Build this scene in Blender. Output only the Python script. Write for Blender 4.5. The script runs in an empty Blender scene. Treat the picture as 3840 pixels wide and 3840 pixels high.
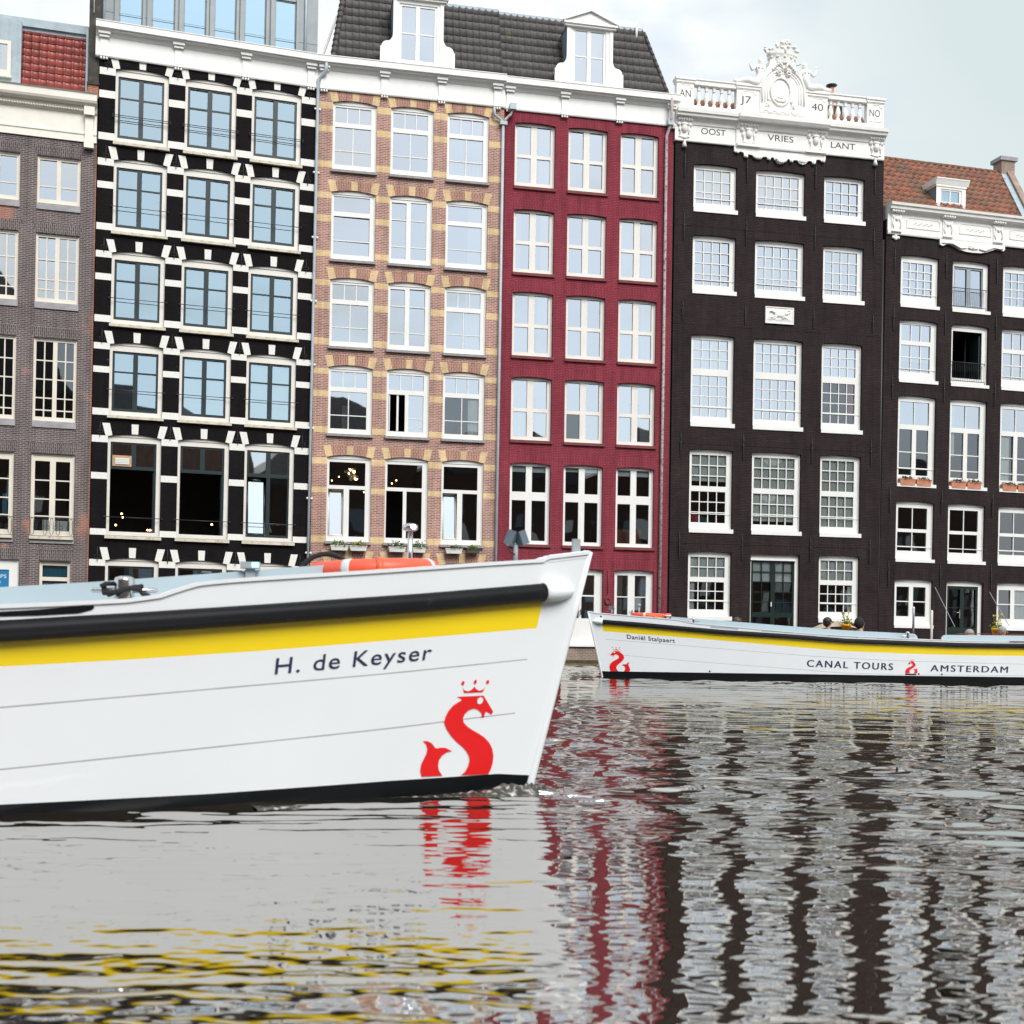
import bpy, bmesh, math, random
import numpy as np
from mathutils import Vector, Matrix, noise
PI = math.pi
R_ = math.radians
scene = bpy.context.scene
COL = scene.collection
random.seed(7)

# ------------------------------------------------------------------ materials
MATS = {}
def new_mat(name):
    m = bpy.data.materials.new(name); m.use_nodes = True
    nt = m.node_tree; nt.nodes.clear()
    out = nt.nodes.new('ShaderNodeOutputMaterial')
    MATS[name] = m
    return m, nt, out
def N(nt, t, **kw):
    n = nt.nodes.new(t)
    for k, v in kw.items():
        if k.startswith('i_'):
            n.inputs[k[2:].replace('_', ' ')].default_value = v
        else: setattr(n, k, v)
    return n
def L(nt, a, b): nt.links.new(a, b)
def rgba(c): return (c[0], c[1], c[2], 1.0)
def ramp(nt, fac, stops):
    r = nt.nodes.new('ShaderNodeValToRGB'); e = r.color_ramp.elements
    while len(e) < len(stops): e.new(0.5)
    for k, (p, c) in zip(e, stops): k.position = p; k.color = rgba(c) if len(c) == 3 else c
    L(nt, fac, r.inputs[0]); return r.outputs[0]
def mixc(nt, fac, a, b, mode='MIX'):
    m = nt.nodes.new('ShaderNodeMix'); m.data_type = 'RGBA'; m.blend_type = mode
    for s, v in ((m.inputs[0], fac), (m.inputs[6], a), (m.inputs[7], b)):
        if hasattr(v, 'is_linked') or hasattr(v, 'links'): L(nt, v, s)
        elif isinstance(v, (int, float)): s.default_value = v
        else: s.default_value = rgba(v)
    return m.outputs[2]
def objco(nt, scale=(1, 1, 1), swap=None):
    tc = nt.nodes.new('ShaderNodeTexCoord')
    sp = nt.nodes.new('ShaderNodeSeparateXYZ'); L(nt, tc.outputs['Object'], sp.inputs[0])
    return tc.outputs['Object'], sp
def plain(name, col, rough=0.5, var=0.15, scale=3.0, metal=0.0, spec=0.5, bump=0.0, bscale=40, dirt=None, coat=0.0):
    m, nt, out = new_mat(name)
    b = N(nt, 'ShaderNodeBsdfPrincipled'); L(nt, b.outputs[0], out.inputs[0])
    tc = nt.nodes.new('ShaderNodeTexCoord')
    nz = N(nt, 'ShaderNodeTexNoise'); nz.inputs['Scale'].default_value = scale; nz.inputs['Detail'].default_value = 6
    L(nt, tc.outputs['Object'], nz.inputs['Vector'])
    lo = tuple(c * (1 - var) for c in col); hi = tuple(min(1, c * (1 + var * .6)) for c in col)
    c = ramp(nt, nz.outputs[0], [(.3, lo), (.7, hi)])
    if dirt:
        n2 = N(nt, 'ShaderNodeTexNoise'); n2.inputs['Scale'].default_value = dirt[1]; n2.inputs['Detail'].default_value = 8; n2.inputs['Roughness'].default_value = .7
        L(nt, tc.outputs['Object'], n2.inputs['Vector'])
        mk = ramp(nt, n2.outputs[0], [(dirt[2], (0, 0, 0)), (dirt[2] + .12, (1, 1, 1))])
        c = mixc(nt, mk, c, dirt[0])
    L(nt, c, b.inputs['Base Color'])
    b.inputs['Roughness'].default_value = rough; b.inputs['Metallic'].default_value = metal
    b.inputs['Specular IOR Level'].default_value = spec; b.inputs['Coat Weight'].default_value = coat
    if bump:
        n3 = N(nt, 'ShaderNodeTexNoise'); n3.inputs['Scale'].default_value = bscale; n3.inputs['Detail'].default_value = 4
        L(nt, tc.outputs['Object'], n3.inputs['Vector'])
        bp = N(nt, 'ShaderNodeBump'); bp.inputs['Strength'].default_value = bump; bp.inputs['Distance'].default_value = .01
        L(nt, n3.outputs[0], bp.inputs['Height']); L(nt, bp.outputs[0], b.inputs['Normal'])
    return m
def emit(name, col, s):
    m, nt, out = new_mat(name); e = N(nt, 'ShaderNodeEmission'); e.inputs[0].default_value = rgba(col); e.inputs[1].default_value = s
    L(nt, e.outputs[0], out.inputs[0]); return m
def brick(name, c1, c2, mortar, soldier=False, bw=.215, rh=.066, ms=.011, bump=.5, patch=None, chips=None, var=.25, rough=.85):
    m, nt, out = new_mat(name)
    b = N(nt, 'ShaderNodeBsdfPrincipled'); L(nt, b.outputs[0], out.inputs[0])
    co, sp = objco(nt)
    cb = nt.nodes.new('ShaderNodeCombineXYZ')
    L(nt, sp.outputs['Z' if soldier else 'X'], cb.inputs[0]); L(nt, sp.outputs['X' if soldier else 'Z'], cb.inputs[1])
    t = N(nt, 'ShaderNodeTexBrick'); L(nt, cb.outputs[0], t.inputs['Vector'])
    t.inputs['Scale'].default_value = 1; t.inputs['Brick Width'].default_value = bw; t.inputs['Row Height'].default_value = rh
    t.inputs['Mortar Size'].default_value = ms; t.inputs['Mortar Smooth'].default_value = .3
    t.inputs['Color1'].default_value = rgba(c1); t.inputs['Color2'].default_value = rgba(c2); t.inputs['Mortar'].default_value = rgba(mortar)
    n1 = N(nt, 'ShaderNodeTexNoise'); n1.inputs['Scale'].default_value = 1.1; n1.inputs['Detail'].default_value = 7; n1.inputs['Roughness'].default_value = .65
    L(nt, co, n1.inputs['Vector'])
    v = ramp(nt, n1.outputs[0], [(.3, (1 - var,) * 3), (.7, (1 + var * .5,) * 3)])
    c = mixc(nt, 1.0, t.outputs[0], v, 'MULTIPLY')
    mp = nt.nodes.new('ShaderNodeMapping'); mp.inputs['Scale'].default_value = (4.0, 1.0, .35); L(nt, co, mp.inputs[0])   # rain streaks
    n5 = N(nt, 'ShaderNodeTexNoise'); n5.inputs['Scale'].default_value = 1.0; n5.inputs['Detail'].default_value = 5; L(nt, mp.outputs[0], n5.inputs['Vector'])
    c = mixc(nt, 1.0, c, ramp(nt, n5.outputs[0], [(.30, (.78, .77, .76)), (.52, (1, 1, 1)), (.72, (1.16, 1.14, 1.12))]), 'MULTIPLY')
    if patch:
        n2 = N(nt, 'ShaderNodeTexNoise'); n2.inputs['Scale'].default_value = patch[1]; n2.inputs['Detail'].default_value = 5
        L(nt, co, n2.inputs['Vector'])
        mk = ramp(nt, n2.outputs[0], [(patch[2], (0, 0, 0)), (patch[2] + .06, (1, 1, 1))])
        mk = mixc(nt, t.outputs['Fac'], mk, (0, 0, 0))
        c = mixc(nt, mk, c, patch[0])
    if chips:
        n2 = N(nt, 'ShaderNodeTexNoise'); n2.inputs['Scale'].default_value = chips[1]; n2.inputs['Detail'].default_value = 3
        L(nt, co, n2.inputs['Vector'])
        n4 = N(nt, 'ShaderNodeTexNoise'); n4.inputs['Scale'].default_value = .8
        L(nt, co, n4.inputs['Vector'])
        ad = N(nt, 'ShaderNodeMath', operation='MULTIPLY'); L(nt, n2.outputs[0], ad.inputs[0]); L(nt, n4.outputs[0], ad.inputs[1])
        mk = ramp(nt, ad.outputs[0], [(chips[2], (0, 0, 0)), (chips[2] + .03, (1, 1, 1))])
        c = mixc(nt, mk, c, chips[0])
    L(nt, c, b.inputs['Base Color']); b.inputs['Roughness'].default_value = rough; b.inputs['Specular IOR Level'].default_value = .12
    n3 = N(nt, 'ShaderNodeTexNoise'); n3.inputs['Scale'].default_value = 35; L(nt, co, n3.inputs['Vector'])
    inv = N(nt, 'ShaderNodeMath', operation='MULTIPLY_ADD'); L(nt, t.outputs['Fac'], inv.inputs[0]); inv.inputs[1].default_value = -1.0
    L(nt, n3.outputs[0], inv.inputs[2])
    bp = N(nt, 'ShaderNodeBump'); bp.inputs['Strength'].default_value = bump; bp.inputs['Distance'].default_value = .012
    L(nt, inv.outputs[0], bp.inputs['Height']); L(nt, bp.outputs[0], b.inputs['Normal'])
    return m
def tiles_mat(name, cols, tw, th, moss=None, rough=.6):
    m, nt, out = new_mat(name)
    b = N(nt, 'ShaderNodeBsdfPrincipled'); L(nt, b.outputs[0], out.inputs[0])
    uv = nt.nodes.new('ShaderNodeUVMap'); sp = nt.nodes.new('ShaderNodeSeparateXYZ'); L(nt, uv.outputs[0], sp.inputs[0])
    fx = N(nt, 'ShaderNodeMath', operation='FLOOR'); L(nt, sp.outputs[0], fx.inputs[0])
    fy = N(nt, 'ShaderNodeMath', operation='FLOOR'); L(nt, sp.outputs[1], fy.inputs[0])
    cb = nt.nodes.new('ShaderNodeCombineXYZ'); L(nt, fx.outputs[0], cb.inputs[0]); L(nt, fy.outputs[0], cb.inputs[1])
    wn = N(nt, 'ShaderNodeTexWhiteNoise', noise_dimensions='3D'); L(nt, cb.outputs[0], wn.inputs[0])
    c = ramp(nt, wn.outputs[0], [(i / max(1, len(cols) - 1), k) for i, k in enumerate(cols)])
    tc = nt.nodes.new('ShaderNodeTexCoord')
    n1 = N(nt, 'ShaderNodeTexNoise'); n1.inputs['Scale'].default_value = 4; n1.inputs['Detail'].default_value = 7; L(nt, tc.outputs['Object'], n1.inputs['Vector'])
    c = mixc(nt, 1.0, c, ramp(nt, n1.outputs[0], [(.3, (.65,) * 3), (.7, (1.15,) * 3)]), 'MULTIPLY')
    if moss:
        n2 = N(nt, 'ShaderNodeTexNoise'); n2.inputs['Scale'].default_value = moss[1]; n2.inputs['Detail'].default_value = 6; L(nt, tc.outputs['Object'], n2.inputs['Vector'])
        c = mixc(nt, ramp(nt, n2.outputs[0], [(moss[2], (0, 0, 0)), (moss[2] + .12, (.8, .8, .8))]), c, moss[0])
    L(nt, c, b.inputs['Base Color']); b.inputs['Roughness'].default_value = rough
    return m
def glass(name, refl, tint=(.9, .95, 1.0), trans=.94, wav=.07, wscale=.9):
    """window glass: mirror sheen over see-through pane, gently uneven"""
    m, nt, out = new_mat(name)
    co, sp = objco(nt)
    nz = N(nt, 'ShaderNodeTexNoise'); nz.inputs['Scale'].default_value = wscale; nz.inputs['Detail'].default_value = .5; L(nt, co, nz.inputs['Vector'])
    bp = N(nt, 'ShaderNodeBump'); bp.inputs['Strength'].default_value = wav; bp.inputs['Distance'].default_value = .05; L(nt, nz.outputs[0], bp.inputs['Height'])
    g = N(nt, 'ShaderNodeBsdfGlossy'); g.inputs['Roughness'].default_value = .015; g.inputs['Color'].default_value = rgba(tint); L(nt, bp.outputs[0], g.inputs['Normal'])
    t = N(nt, 'ShaderNodeBsdfTransparent'); t.inputs[0].default_value = rgba((trans * .93, trans, trans))
    fr = N(nt, 'ShaderNodeFresnel'); fr.inputs[0].default_value = 1.5
    ma = N(nt, 'ShaderNodeMath', operation='MULTIPLY_ADD'); L(nt, fr.outputs[0], ma.inputs[0]); ma.inputs[1].default_value = .8; ma.inputs[2].default_value = refl
    ma.use_clamp = True
    mx = N(nt, 'ShaderNodeMixShader'); L(nt, ma.outputs[0], mx.inputs[0]); L(nt, t.outputs[0], mx.inputs[1]); L(nt, g.outputs[0], mx.inputs[2])
    L(nt, mx.outputs[0], out.inputs[0]); return m

plain('white_paint', (.80, .80, .78), .45, .05, 2, dirt=((.66, .63, .57), 1.6, .66))
plain('white_stone', (.86, .85, .82), .7, .07, 3, bump=.25, bscale=30, dirt=((.55, .52, .46), 2.2, .66))
plain('cream_paint', (.80, .77, .69), .5, .06, 2)
plain('cream_frame', (.74, .69, .60), .5, .06, 2)
plain('pale_trim', (.76, .73, .68), .5, .06, 2)
plain('white_brick', (.80, .79, .75), .8, .1, 14, bump=.5, bscale=25)
plain('dark_green_paint', (.016, .028, .030), .3, .1, 2)
plain('door_green', (.010, .022, .018), .25, .1, 2)
plain('stone_sill', (.30, .29, .29), .8, .2, 6, dirt=((.16, .15, .14), 5, .6))
plain('stained_sill', (.62, .58, .48), .8, .15, 5, dirt=((.40, .31, .16), 4, .55))
plain('concrete_sill', (.34, .33, .35), .85, .2, 4)
plain('red_paint_sill', (.17, .03, .035), .7, .3, 5, dirt=((.30, .18, .09), 6, .62))
plain('zinc', (.35, .43, .48), .5, .15, 3, dirt=((.55, .60, .63), 5, .6))
plain('zinc_dark', (.16, .22, .26), .5, .2, 3)
plain('zinc_clad', (.27, .31, .33), .45, .1, 2)
plain('zinc_pipe', (.42, .48, .53), .45, .1, 4)
plain('rusty_pipe', (.50, .47, .48), .6, .15, 4, dirt=((.20, .09, .07), 7, .5))
plain('black_pipe', (.015, .013, .013), .5)
plain('iron', (.012, .014, .016), .5)
plain('red_iron', (.16, .03, .035), .6)
plain('soot_wall', (.055, .048, .040), .9, .5, 3, dirt=((.10, .09, .07), 4, .55))
plain('interior_dark', (.035, .030, .026), .9)
plain('curtain_white', (.78, .79, .78), .9, .05, 2)
plain('curtain_blue', (.62, .72, .78), .9, .05, 2)
plain('curtain_grey', (.78, .80, .76), .9, .06, 2)
plain('curtain_red', (.35, .03, .04), .9, .1, 2)
plain('poster_blue', (.01, .17, .38), .4, .1, 1)
plain('poster_teal', (.01, .19, .30), .3, .3, 1)
plain('poster_letter', (.55, .66, .75), .5)
plain('letter_black', (.03, .03, .04), .6)
plain('letter_navy', (.012, .018, .06), .4)
plain('logo_red', (.78, .004, .006), .35, .02)
plain('plaque_white', (.80, .79, .76), .7, .05, 4, bump=.2)
plain('carving_grey', (.62, .61, .58), .75, .08, 5)
plain('terracotta', (.55, .23, .14), .8, .2, 6)
plain('planter_white', (.72, .71, .68), .6, .1, 5)
plain('planter_dark', (.06, .055, .045), .7, .1, 5)
plain('soil', (.03, .022, .015), .95)
plain('leaf_green', (.09, .19, .035), .6, .35, 20)
plain('leaf_lime', (.20, .27, .04), .6, .35, 20)
plain('leaf_dark', (.035, .05, .02), .6, .35, 20)
plain('flower_yellow', (.75, .55, .02), .6)
plain('flower_orange', (.75, .25, .03), .6)
plain('flower_white', (.8, .8, .75), .6)
plain('boat_white', (.86, .90, .94), .30, .03, 1.0, coat=.1, dirt=((.72, .74, .76), 2.6, .70))
plain('boat_yellow', (.95, .70, .003), .35, .03, 1.0)
plain('boat_black', (.005, .006, .008), .4, .1, 2, spec=.12)
plain('boat_groove', (.42, .43, .45), .6)
plain('boat_blue', (.42, .51, .56), .4, .04, 1.5)
plain('rubber', (.0065, .007, .009),   .5, .3, 5, spec=.16, bump=.15, bscale=9, dirt=((.035, .038, .045), 9, .62))
plain('steel', (.62, .62, .63), .18, .1, 5, metal=1.0)
plain('grey_metal', (.32, .36, .39), .5, .1, 5)
plain('lamp_grey', (.10, .14, .17), .5, .1, 5)
plain('rope_black', (.012, .012, .015), .8, .3, 30, bump=.6, bscale=60)
plain('rope_orange', (.72, .30, .08), .8, .2, 30)
plain('buoy_orange', (.80, .105, .05), .45, .08, 4)
plain('buoy_band', (.62, .64, .66), .4, .06, 6)
plain('varnish', (.23, .07, .03), .35, .2, 6)
plain('pot_yellow', (.80, .42, .01), .5, .06, 4)
plain('canvas_beige', (.42, .36, .27), .9, .1, 4)
plain('skin', (.50, .29, .21), .55, .06, 8)
plain('skin_tan', (.36, .20, .13), .55, .06, 8)
plain('hair_black', (.010, .008, .008), .5, .2, 20)
plain('hair_brown', (.05, .028, .018), .5, .2, 20)
plain('hair_grey', (.30, .28, .26), .6, .2, 20)
plain('shirt_grey', (.45, .46, .50), .9)
plain('shirt_black', (.012, .012, .015), .9)
plain('shirt_red', (.50, .012, .025), .9)
plain('shirt_navy', (.03, .04, .08), .9)
plain('trousers', (.03, .035, .05), .9)
plain('tan_vent', (.50, .30, .18), .7, .2, 8)
emit('bulb_warm', (1.0, .55, .2), 6)
emit('lamp_green', (.15, 1.0, .75), 4)
emit('lamp_white', (.9, .93, 1.0), 4)
emit('lamp_red', (1.0, .08, .05), 1.2)
brick('brick_grey', (.135, .098, .098), (.085, .066, .070), (.34, .31, .30), patch=((.36, .13, .075), .55, .60))
brick('brick_grey_arch', (.120, .092, .095), (.085, .068, .072), (.30, .28, .27), soldier=True)
brick('brick_black', (.0085, .0068, .0085), (.012, .0095, .011), (.006, .005, .006), bump=.7, chips=((.10, .06, .05), 9, .46))
brick('brick_tan', (.47, .20, .145), (.27, .125, .11), (.60, .52, .46), var=.18)
brick('brick_tan_arch', (.42, .18, .125), (.34, .145, .105), (.52, .42, .36), soldier=True, var=.15)
brick('brick_yellow', (.76, .55, .29), (.66, .45, .22), (.72, .60, .42), var=.15)
brick('brick_red', (.315, .058, .082), (.275, .049, .070), (.17, .029, .041), bump=.9, var=.16)
brick('brick_red_arch', (.315, .058, .082), (.275, .049, .070), (.17, .029, .041), soldier=True, bump=.9, var=.16)
brick('brick_brown', (.036, .0255, .0265), (.046, .033, .033), (.021, .0155, .016), bump=1.0, chips=((.20, .16, .13), 14, .47), var=.3)
brick('brick_brown_arch', (.037, .0265, .0275), (.044, .032, .032), (.020, .015, .0155), soldier=True, bump=1.0, var=.3)
brick('brick_orange', (.42, .11, .05), (.30, .09, .05), (.4, .33, .28))
brick('brick_base', (.34, .20, .16), (.24, .17, .14), (.42, .38, .33), patch=((.16, .15, .12), .9, .55))
brick('brick_far', (.10, .055, .042), (.075, .045, .038), (.14, .11, .09))
plain('moss_green', (.06, .06, .02), .9, .4, 5)
tiles_mat('tile_red', [(.30, .055, .045), (.34, .065, .05), (.27, .05, .04)], .28, .3, rough=.4)
tiles_mat('tile_dark', [(.056, .050, .050), (.068, .061, .060), (.046, .042, .043)], .3, .33, moss=((.16, .15, .04), 1.1, .68))
tiles_mat('tile_orange', [(.25, .10, .06), (.31, .125, .075), (.19, .085, .055), (.28, .13, .09), (.17, .095, .07)], .3, .33, moss=((.13, .10, .07), 1.3, .50), rough=.85)
glass('glass', .60)
glass('glass_sky', .55, tint=(.74, .91, .98), wav=.02)
glass('glass_blue', .70, tint=(.62, .86, 1.0), wav=.02)
glass('glass_low', .16, wav=.12)
glass('glass_pale', .80, tint=(.88, .95, 1.0), wav=.02)

# ------------------------------------------------------------------ mesh helper
class MB:
    def __init__(s): s.v = []; s.f = []; s.m = []; s.uv = {}; s.sm = []
    def face(s, idx, mat=0, smooth=False): s.f.append(tuple(idx)); s.m.append(mat); s.sm.append(smooth)
    def poly(s, pts, mat=0, smooth=False):
        b = len(s.v); s.v += [tuple(p) for p in pts]; s.face(range(b, b + len(pts)), mat, smooth)
    def box(s, x0, x1, y0, y1, z0, z1, mat=0):
        b = len(s.v)
        s.v += [(x0, y0, z0), (x1, y0, z0), (x1, y1, z0), (x0, y1, z0), (x0, y0, z1), (x1, y0, z1), (x1, y1, z1), (x0, y1, z1)]
        for q in ((0, 1, 5, 4), (1, 2, 6, 5), (2, 3, 7, 6), (3, 0, 4, 7), (4, 5, 6, 7), (3, 2, 1, 0)): s.face([b + i for i in q], mat)
    def prism(s, pts, y0, y1, mat=0, smooth=False):
        """outline in x,z (counter-clockwise seen from -y), from y0 (front) to y1"""
        n = len(pts); b = len(s.v)
        s.v += [(p[0], y0, p[1]) for p in pts] + [(p[0], y1, p[1]) for p in pts]
        s.face([b + i for i in range(n)], mat)
        s.face([b + n + i for i in reversed(range(n))], mat)
        for i in range(n):
            j = (i + 1) % n; s.face((b + j, b + i, b + n + i, b + n + j), mat, smooth)
    def profile(s, pts, x0, x1, mat=0):
        """moulding: outline in y,z swept along x"""
        n = len(pts); b = len(s.v)
        s.v += [(x0, p[0], p[1]) for p in pts] + [(x1, p[0], p[1]) for p in pts]
        for i in range(n):
            j = (i + 1) % n; s.face((b + i, b + j, b + n + j, b + n + i), mat)
        s.face([b + i for i in range(n)], mat); s.face([b + n + i for i in reversed(range(n))], mat)
    def tube(s, path, r, n=8, mat=0, cap=True, smooth=True, closed=False):
        P = [Vector(p) for p in path]; k = len(P); b = len(s.v)
        rr = r if isinstance(r, (list, tuple)) else [r] * k
        up = Vector((0, 0, 1)); prev = None
        for i in range(k):
            if closed: t = P[(i + 1) % k] - P[i - 1]
            else: t = P[min(i + 1, k - 1)] - P[max(i - 1, 0)]
            t = t.normalized() if t.length > 1e-9 else Vector((1, 0, 0))
            if prev is None:
                a = up if abs(t.z) < .9 else Vector((1, 0, 0)); a = (a - t * a.dot(t)).normalized()
            else:
                a = prev - t * prev.dot(t); a = a.normalized() if a.length > 1e-6 else prev
            prev = a; c = t.cross(a)
            for j in range(n):
                w = 2 * PI * j / n; p = P[i] + (a * math.cos(w) + c * math.sin(w)) * rr[i]; s.v.append(tuple(p))
        m = k if closed else k - 1
        for i in range(m):
            for j in range(n):
                j2 = (j + 1) % n; i2 = (i + 1) % k
                s.face((b + i * n + j, b + i * n + j2, b + i2 * n + j2, b + i2 * n + j), mat, smooth)
        if cap and not closed:
            s.face([b + j for j in reversed(range(n))], mat); s.face([b + (k - 1) * n + j for j in range(n)], mat)
    def lathe(s, prof, cx, cy, z0=0, n=12, mat=0, smooth=True, sy=1.0):
        b = len(s.v); k = len(prof)
        for (r, z) in prof:
            for j in range(n):
                w = 2 * PI * j / n; s.v.append((cx + r * math.cos(w), cy + r * sy * math.sin(w), z0 + z))
        for i in range(k - 1):
            for j in range(n):
                j2 = (j + 1) % n; s.face((b + i * n + j, b + i * n + j2, b + (i + 1) * n + j2, b + (i + 1) * n + j), mat, smooth)
        s.face([b + j for j in reversed(range(n))], mat); s.face([b + (k - 1) * n + j for j in range(n)], mat)
    def ball(s, c, r, n=10, k=6, mat=0):
        rx, ry, rz = r if isinstance(r, (tuple, list)) else (r, r, r)
        b = len(s.v)
        for i in range(k + 1):
            f = PI * i / k
            for j in range(n):
                w = 2 * PI * j / n
                s.v.append((c[0] + rx * math.sin(f) * math.cos(w), c[1] + ry * math.sin(f) * math.sin(w), c[2] - rz * math.cos(f)))
        for i in range(k):
            for j in range(n):
                j2 = (j + 1) % n; s.face((b + i * n + j, b + i * n + j2, b + (i + 1) * n + j2, b + (i + 1) * n + j), mat, True)
    def sheet(s, P, mat=0, smooth=True, uv=None):
        """grid of points P[i][j]"""
        b = len(s.v); r = len(P); c = len(P[0])
        for row in P: s.v += [tuple(p) for p in row]
        for i in range(r - 1):
            for j in range(c - 1):
                if uv: s.uv[len(s.f)] = [uv[i][j], uv[i][j + 1], uv[i + 1][j + 1], uv[i + 1][j]]
                s.face((b + i * c + j, b + i * c + j + 1, b + (i + 1) * c + j + 1, b + (i + 1) * c + j), mat, smooth)
    def holed(s, x0, x1, z0, z1, holes, y, depth, mat=0, bands=(), bandmat=1, jamb=None):
        """flat panel in x,z at depth y with rectangular holes and their jambs"""
        jamb = mat if jamb is None else jamb
        xs = sorted(set([x0, x1] + [min(max(a, x0), x1) for h in holes for a in h[:2]]))
        zs = sorted(set([z0, z1] + [min(max(a, z0), z1) for h in holes for a in h[2:4]] + [min(max(a, z0), z1) for b in bands for a in b]))
        for i in range(len(xs) - 1):
            if xs[i + 1] - xs[i] < 1e-5: continue
            cx = (xs[i] + xs[i + 1]) / 2
            for j in range(len(zs) - 1):
                cz = (zs[j] + zs[j + 1]) / 2
                if zs[j + 1] - zs[j] < 1e-5 or any(h[0] < cx < h[1] and h[2] < cz < h[3] for h in holes): continue
                mm = bandmat if any(b[0] < cz < b[1] for b in bands) else mat
                s.poly([(xs[i], y, zs[j]), (xs[i + 1], y, zs[j]), (xs[i + 1], y, zs[j + 1]), (xs[i], y, zs[j + 1])], mm)
        for h in holes:
            a, b, c, d = h[:4]; y2 = y + depth
            s.poly([(a, y, c), (a, y, d), (a, y2, d), (a, y2, c)], jamb); s.poly([(b, y, d), (b, y, c), (b, y2, c), (b, y2, d)], jamb)
            s.poly([(b, y, c), (a, y, c), (a, y2, c), (b, y2, c)], jamb)
            if len(h) < 5 or not h[4]: s.poly([(a, y, d), (b, y, d), (b, y2, d), (a, y2, d)], jamb)
    def build(s, name, mats, parent=None, loc=None):
        me = bpy.data.meshes.new(name); me.from_pydata(s.v, [], s.f)
        if isinstance(mats, str): mats = [mats]
        for k in mats: me.materials.append(MATS[k])
        me.polygons.foreach_set('material_index', s.m); me.polygons.foreach_set('use_smooth', s.sm)
        if s.uv:
            ul = me.uv_layers.new(name='UVMap')
            for p in me.polygons:
                if p.index in s.uv:
                    for li, q in zip(p.loop_indices, s.uv[p.index]): ul.data[li].uv = q
        me.update()
        return link(name, me, parent, loc)
def link(name, data, parent=None, loc=None):
    o = bpy.data.objects.new(name, data); COL.objects.link(o)
    if parent: o.parent = parent
    if loc: o.location = loc
    return o
def tag(o, label=None, cat=None, group=None, kind=None):
    if label: o['label'] = label
    if cat: o['category'] = cat
    if group: o['group'] = group
    if kind: o['kind'] = kind
    return o
def empty(name, label, cat, loc=(0, 0, 0), rotz=0, group=None, mat=None):
    o = link(name, None); o.empty_display_size = .2
    if mat is not None: o.matrix_world = mat
    else: o.location = loc; o.rotation_euler = (0, 0, rotz)
    return tag(o, label, cat, group)
def text_mesh(txt, size=1.0, bold=0.0, spacing=1.0):
    cu = bpy.data.curves.new('txt', 'FONT'); cu.body = txt; cu.size = 1.0; cu.offset = bold; cu.space_character = spacing; cu.resolution_u = 4
    o = bpy.data.objects.new('txt', cu); COL.objects.link(o)
    dg = bpy.context.evaluated_depsgraph_get(); dg.update()
    me = o.evaluated_get(dg).to_mesh()
    vs = [(v.co.x, v.co.y) for v in me.vertices]; fs = [tuple(p.vertices) for p in me.polygons]
    o.evaluated_get(dg).to_mesh_clear(); bpy.data.objects.remove(o); bpy.data.curves.remove(cu)
    return vs, fs
def lettering(txt, u0, u1, v0, v1, y, mat, parent, bold=0.0, name='lettering', slope=0, spacing=1.0):
    """raised letters in x,z fitted to a box, cap height v0..v1"""
    vs, fs = text_mesh(txt, bold=bold, spacing=spacing)
    xs = [a for a, b in vs]; cap = max(b for a, b in text_mesh('H')[0])
    mb = MB(); X0, X1 = min(xs), max(xs)
    mb.v = [(u0 + (a - X0) / (X1 - X0) * (u1 - u0), y, v0 + b / cap * (v1 - v0)) for a, b in vs]
    for f in fs: mb.face(f)
    return mb.build(name, mat, parent)
def skin_mesh(name, joints, edges, subdiv=2):
    """one continuous body grown round a skeleton: joints (x,y,z,r)"""
    me = bpy.data.meshes.new(name); me.from_pydata([j[:3] for j in joints], edges, [])
    o = bpy.data.objects.new(name, me); COL.objects.link(o)
    md = o.modifiers.new('s', 'SKIN'); me.skin_vertices[0].data[0].use_root = True
    for i, j in enumerate(joints):
        r = j[3]; me.skin_vertices[0].data[i].radius = (r, r) if not isinstance(r, tuple) else r
    sb = o.modifiers.new('u', 'SUBSURF'); sb.levels = subdiv; sb.render_levels = subdiv
    dg = bpy.context.evaluated_depsgraph_get(); dg.update()
    m2 = bpy.data.meshes.new_from_object(o.evaluated_get(dg))
    bpy.data.objects.remove(o); bpy.data.meshes.remove(me)
    for p in m2.polygons: p.use_smooth = True
    return m2
# ------------------------------------------------------------------ light and water settings
WROW, WCOL = .0034, 600
WS1, WS2, WS4, WIOR = .010, .056, .038, 9.0
SKYK, SKYS, SUNE, EXPO = 5.0, .8, 1.5, 1.15
# ------------------------------------------------------------------ houses
HD = {  # origin, (turn, lean, roll) degrees, width, slope of sight lines across the front
 'A': ((-19.403, 45.406, 0), (15.963, -.011, -.055), 4.02, -.09),
 'B': ((-15.518, 46.517, 0), (17.776, .074, -.109), 8.02, .075),
 'T': ((-7.812, 48.988, 0), (11.851, .171, .099), 7.32, .12),
 'R': ((-0.648, 50.491, 0), (12.093, -.085, .138), 7.12, .27),
 'D': ((6.395, 52.0, 0), (11.614, .019, .127), 9.27, .42),
 'E': ((15.514, 53.874, 0), (14.323, .149, -.186), 11.0, .67)}
UT = {'A': [(-.08, 1.398), (1.994, 3.476)], 'B': [(.565, 2.454), (3.059, 4.933), (5.514, 7.382)],
 'T': [(.581, 2.274), (2.83, 4.502), (5.055, 6.714)], 'R': [(.492, 2.11), (2.694, 4.288), (4.886, 6.462)],
 'D': [(.809, 2.618), (3.531, 5.646), (6.57, 8.341)], 'E': [(.726, 2.452), (3.224, 4.939), (5.703, 7.43)]}
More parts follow.
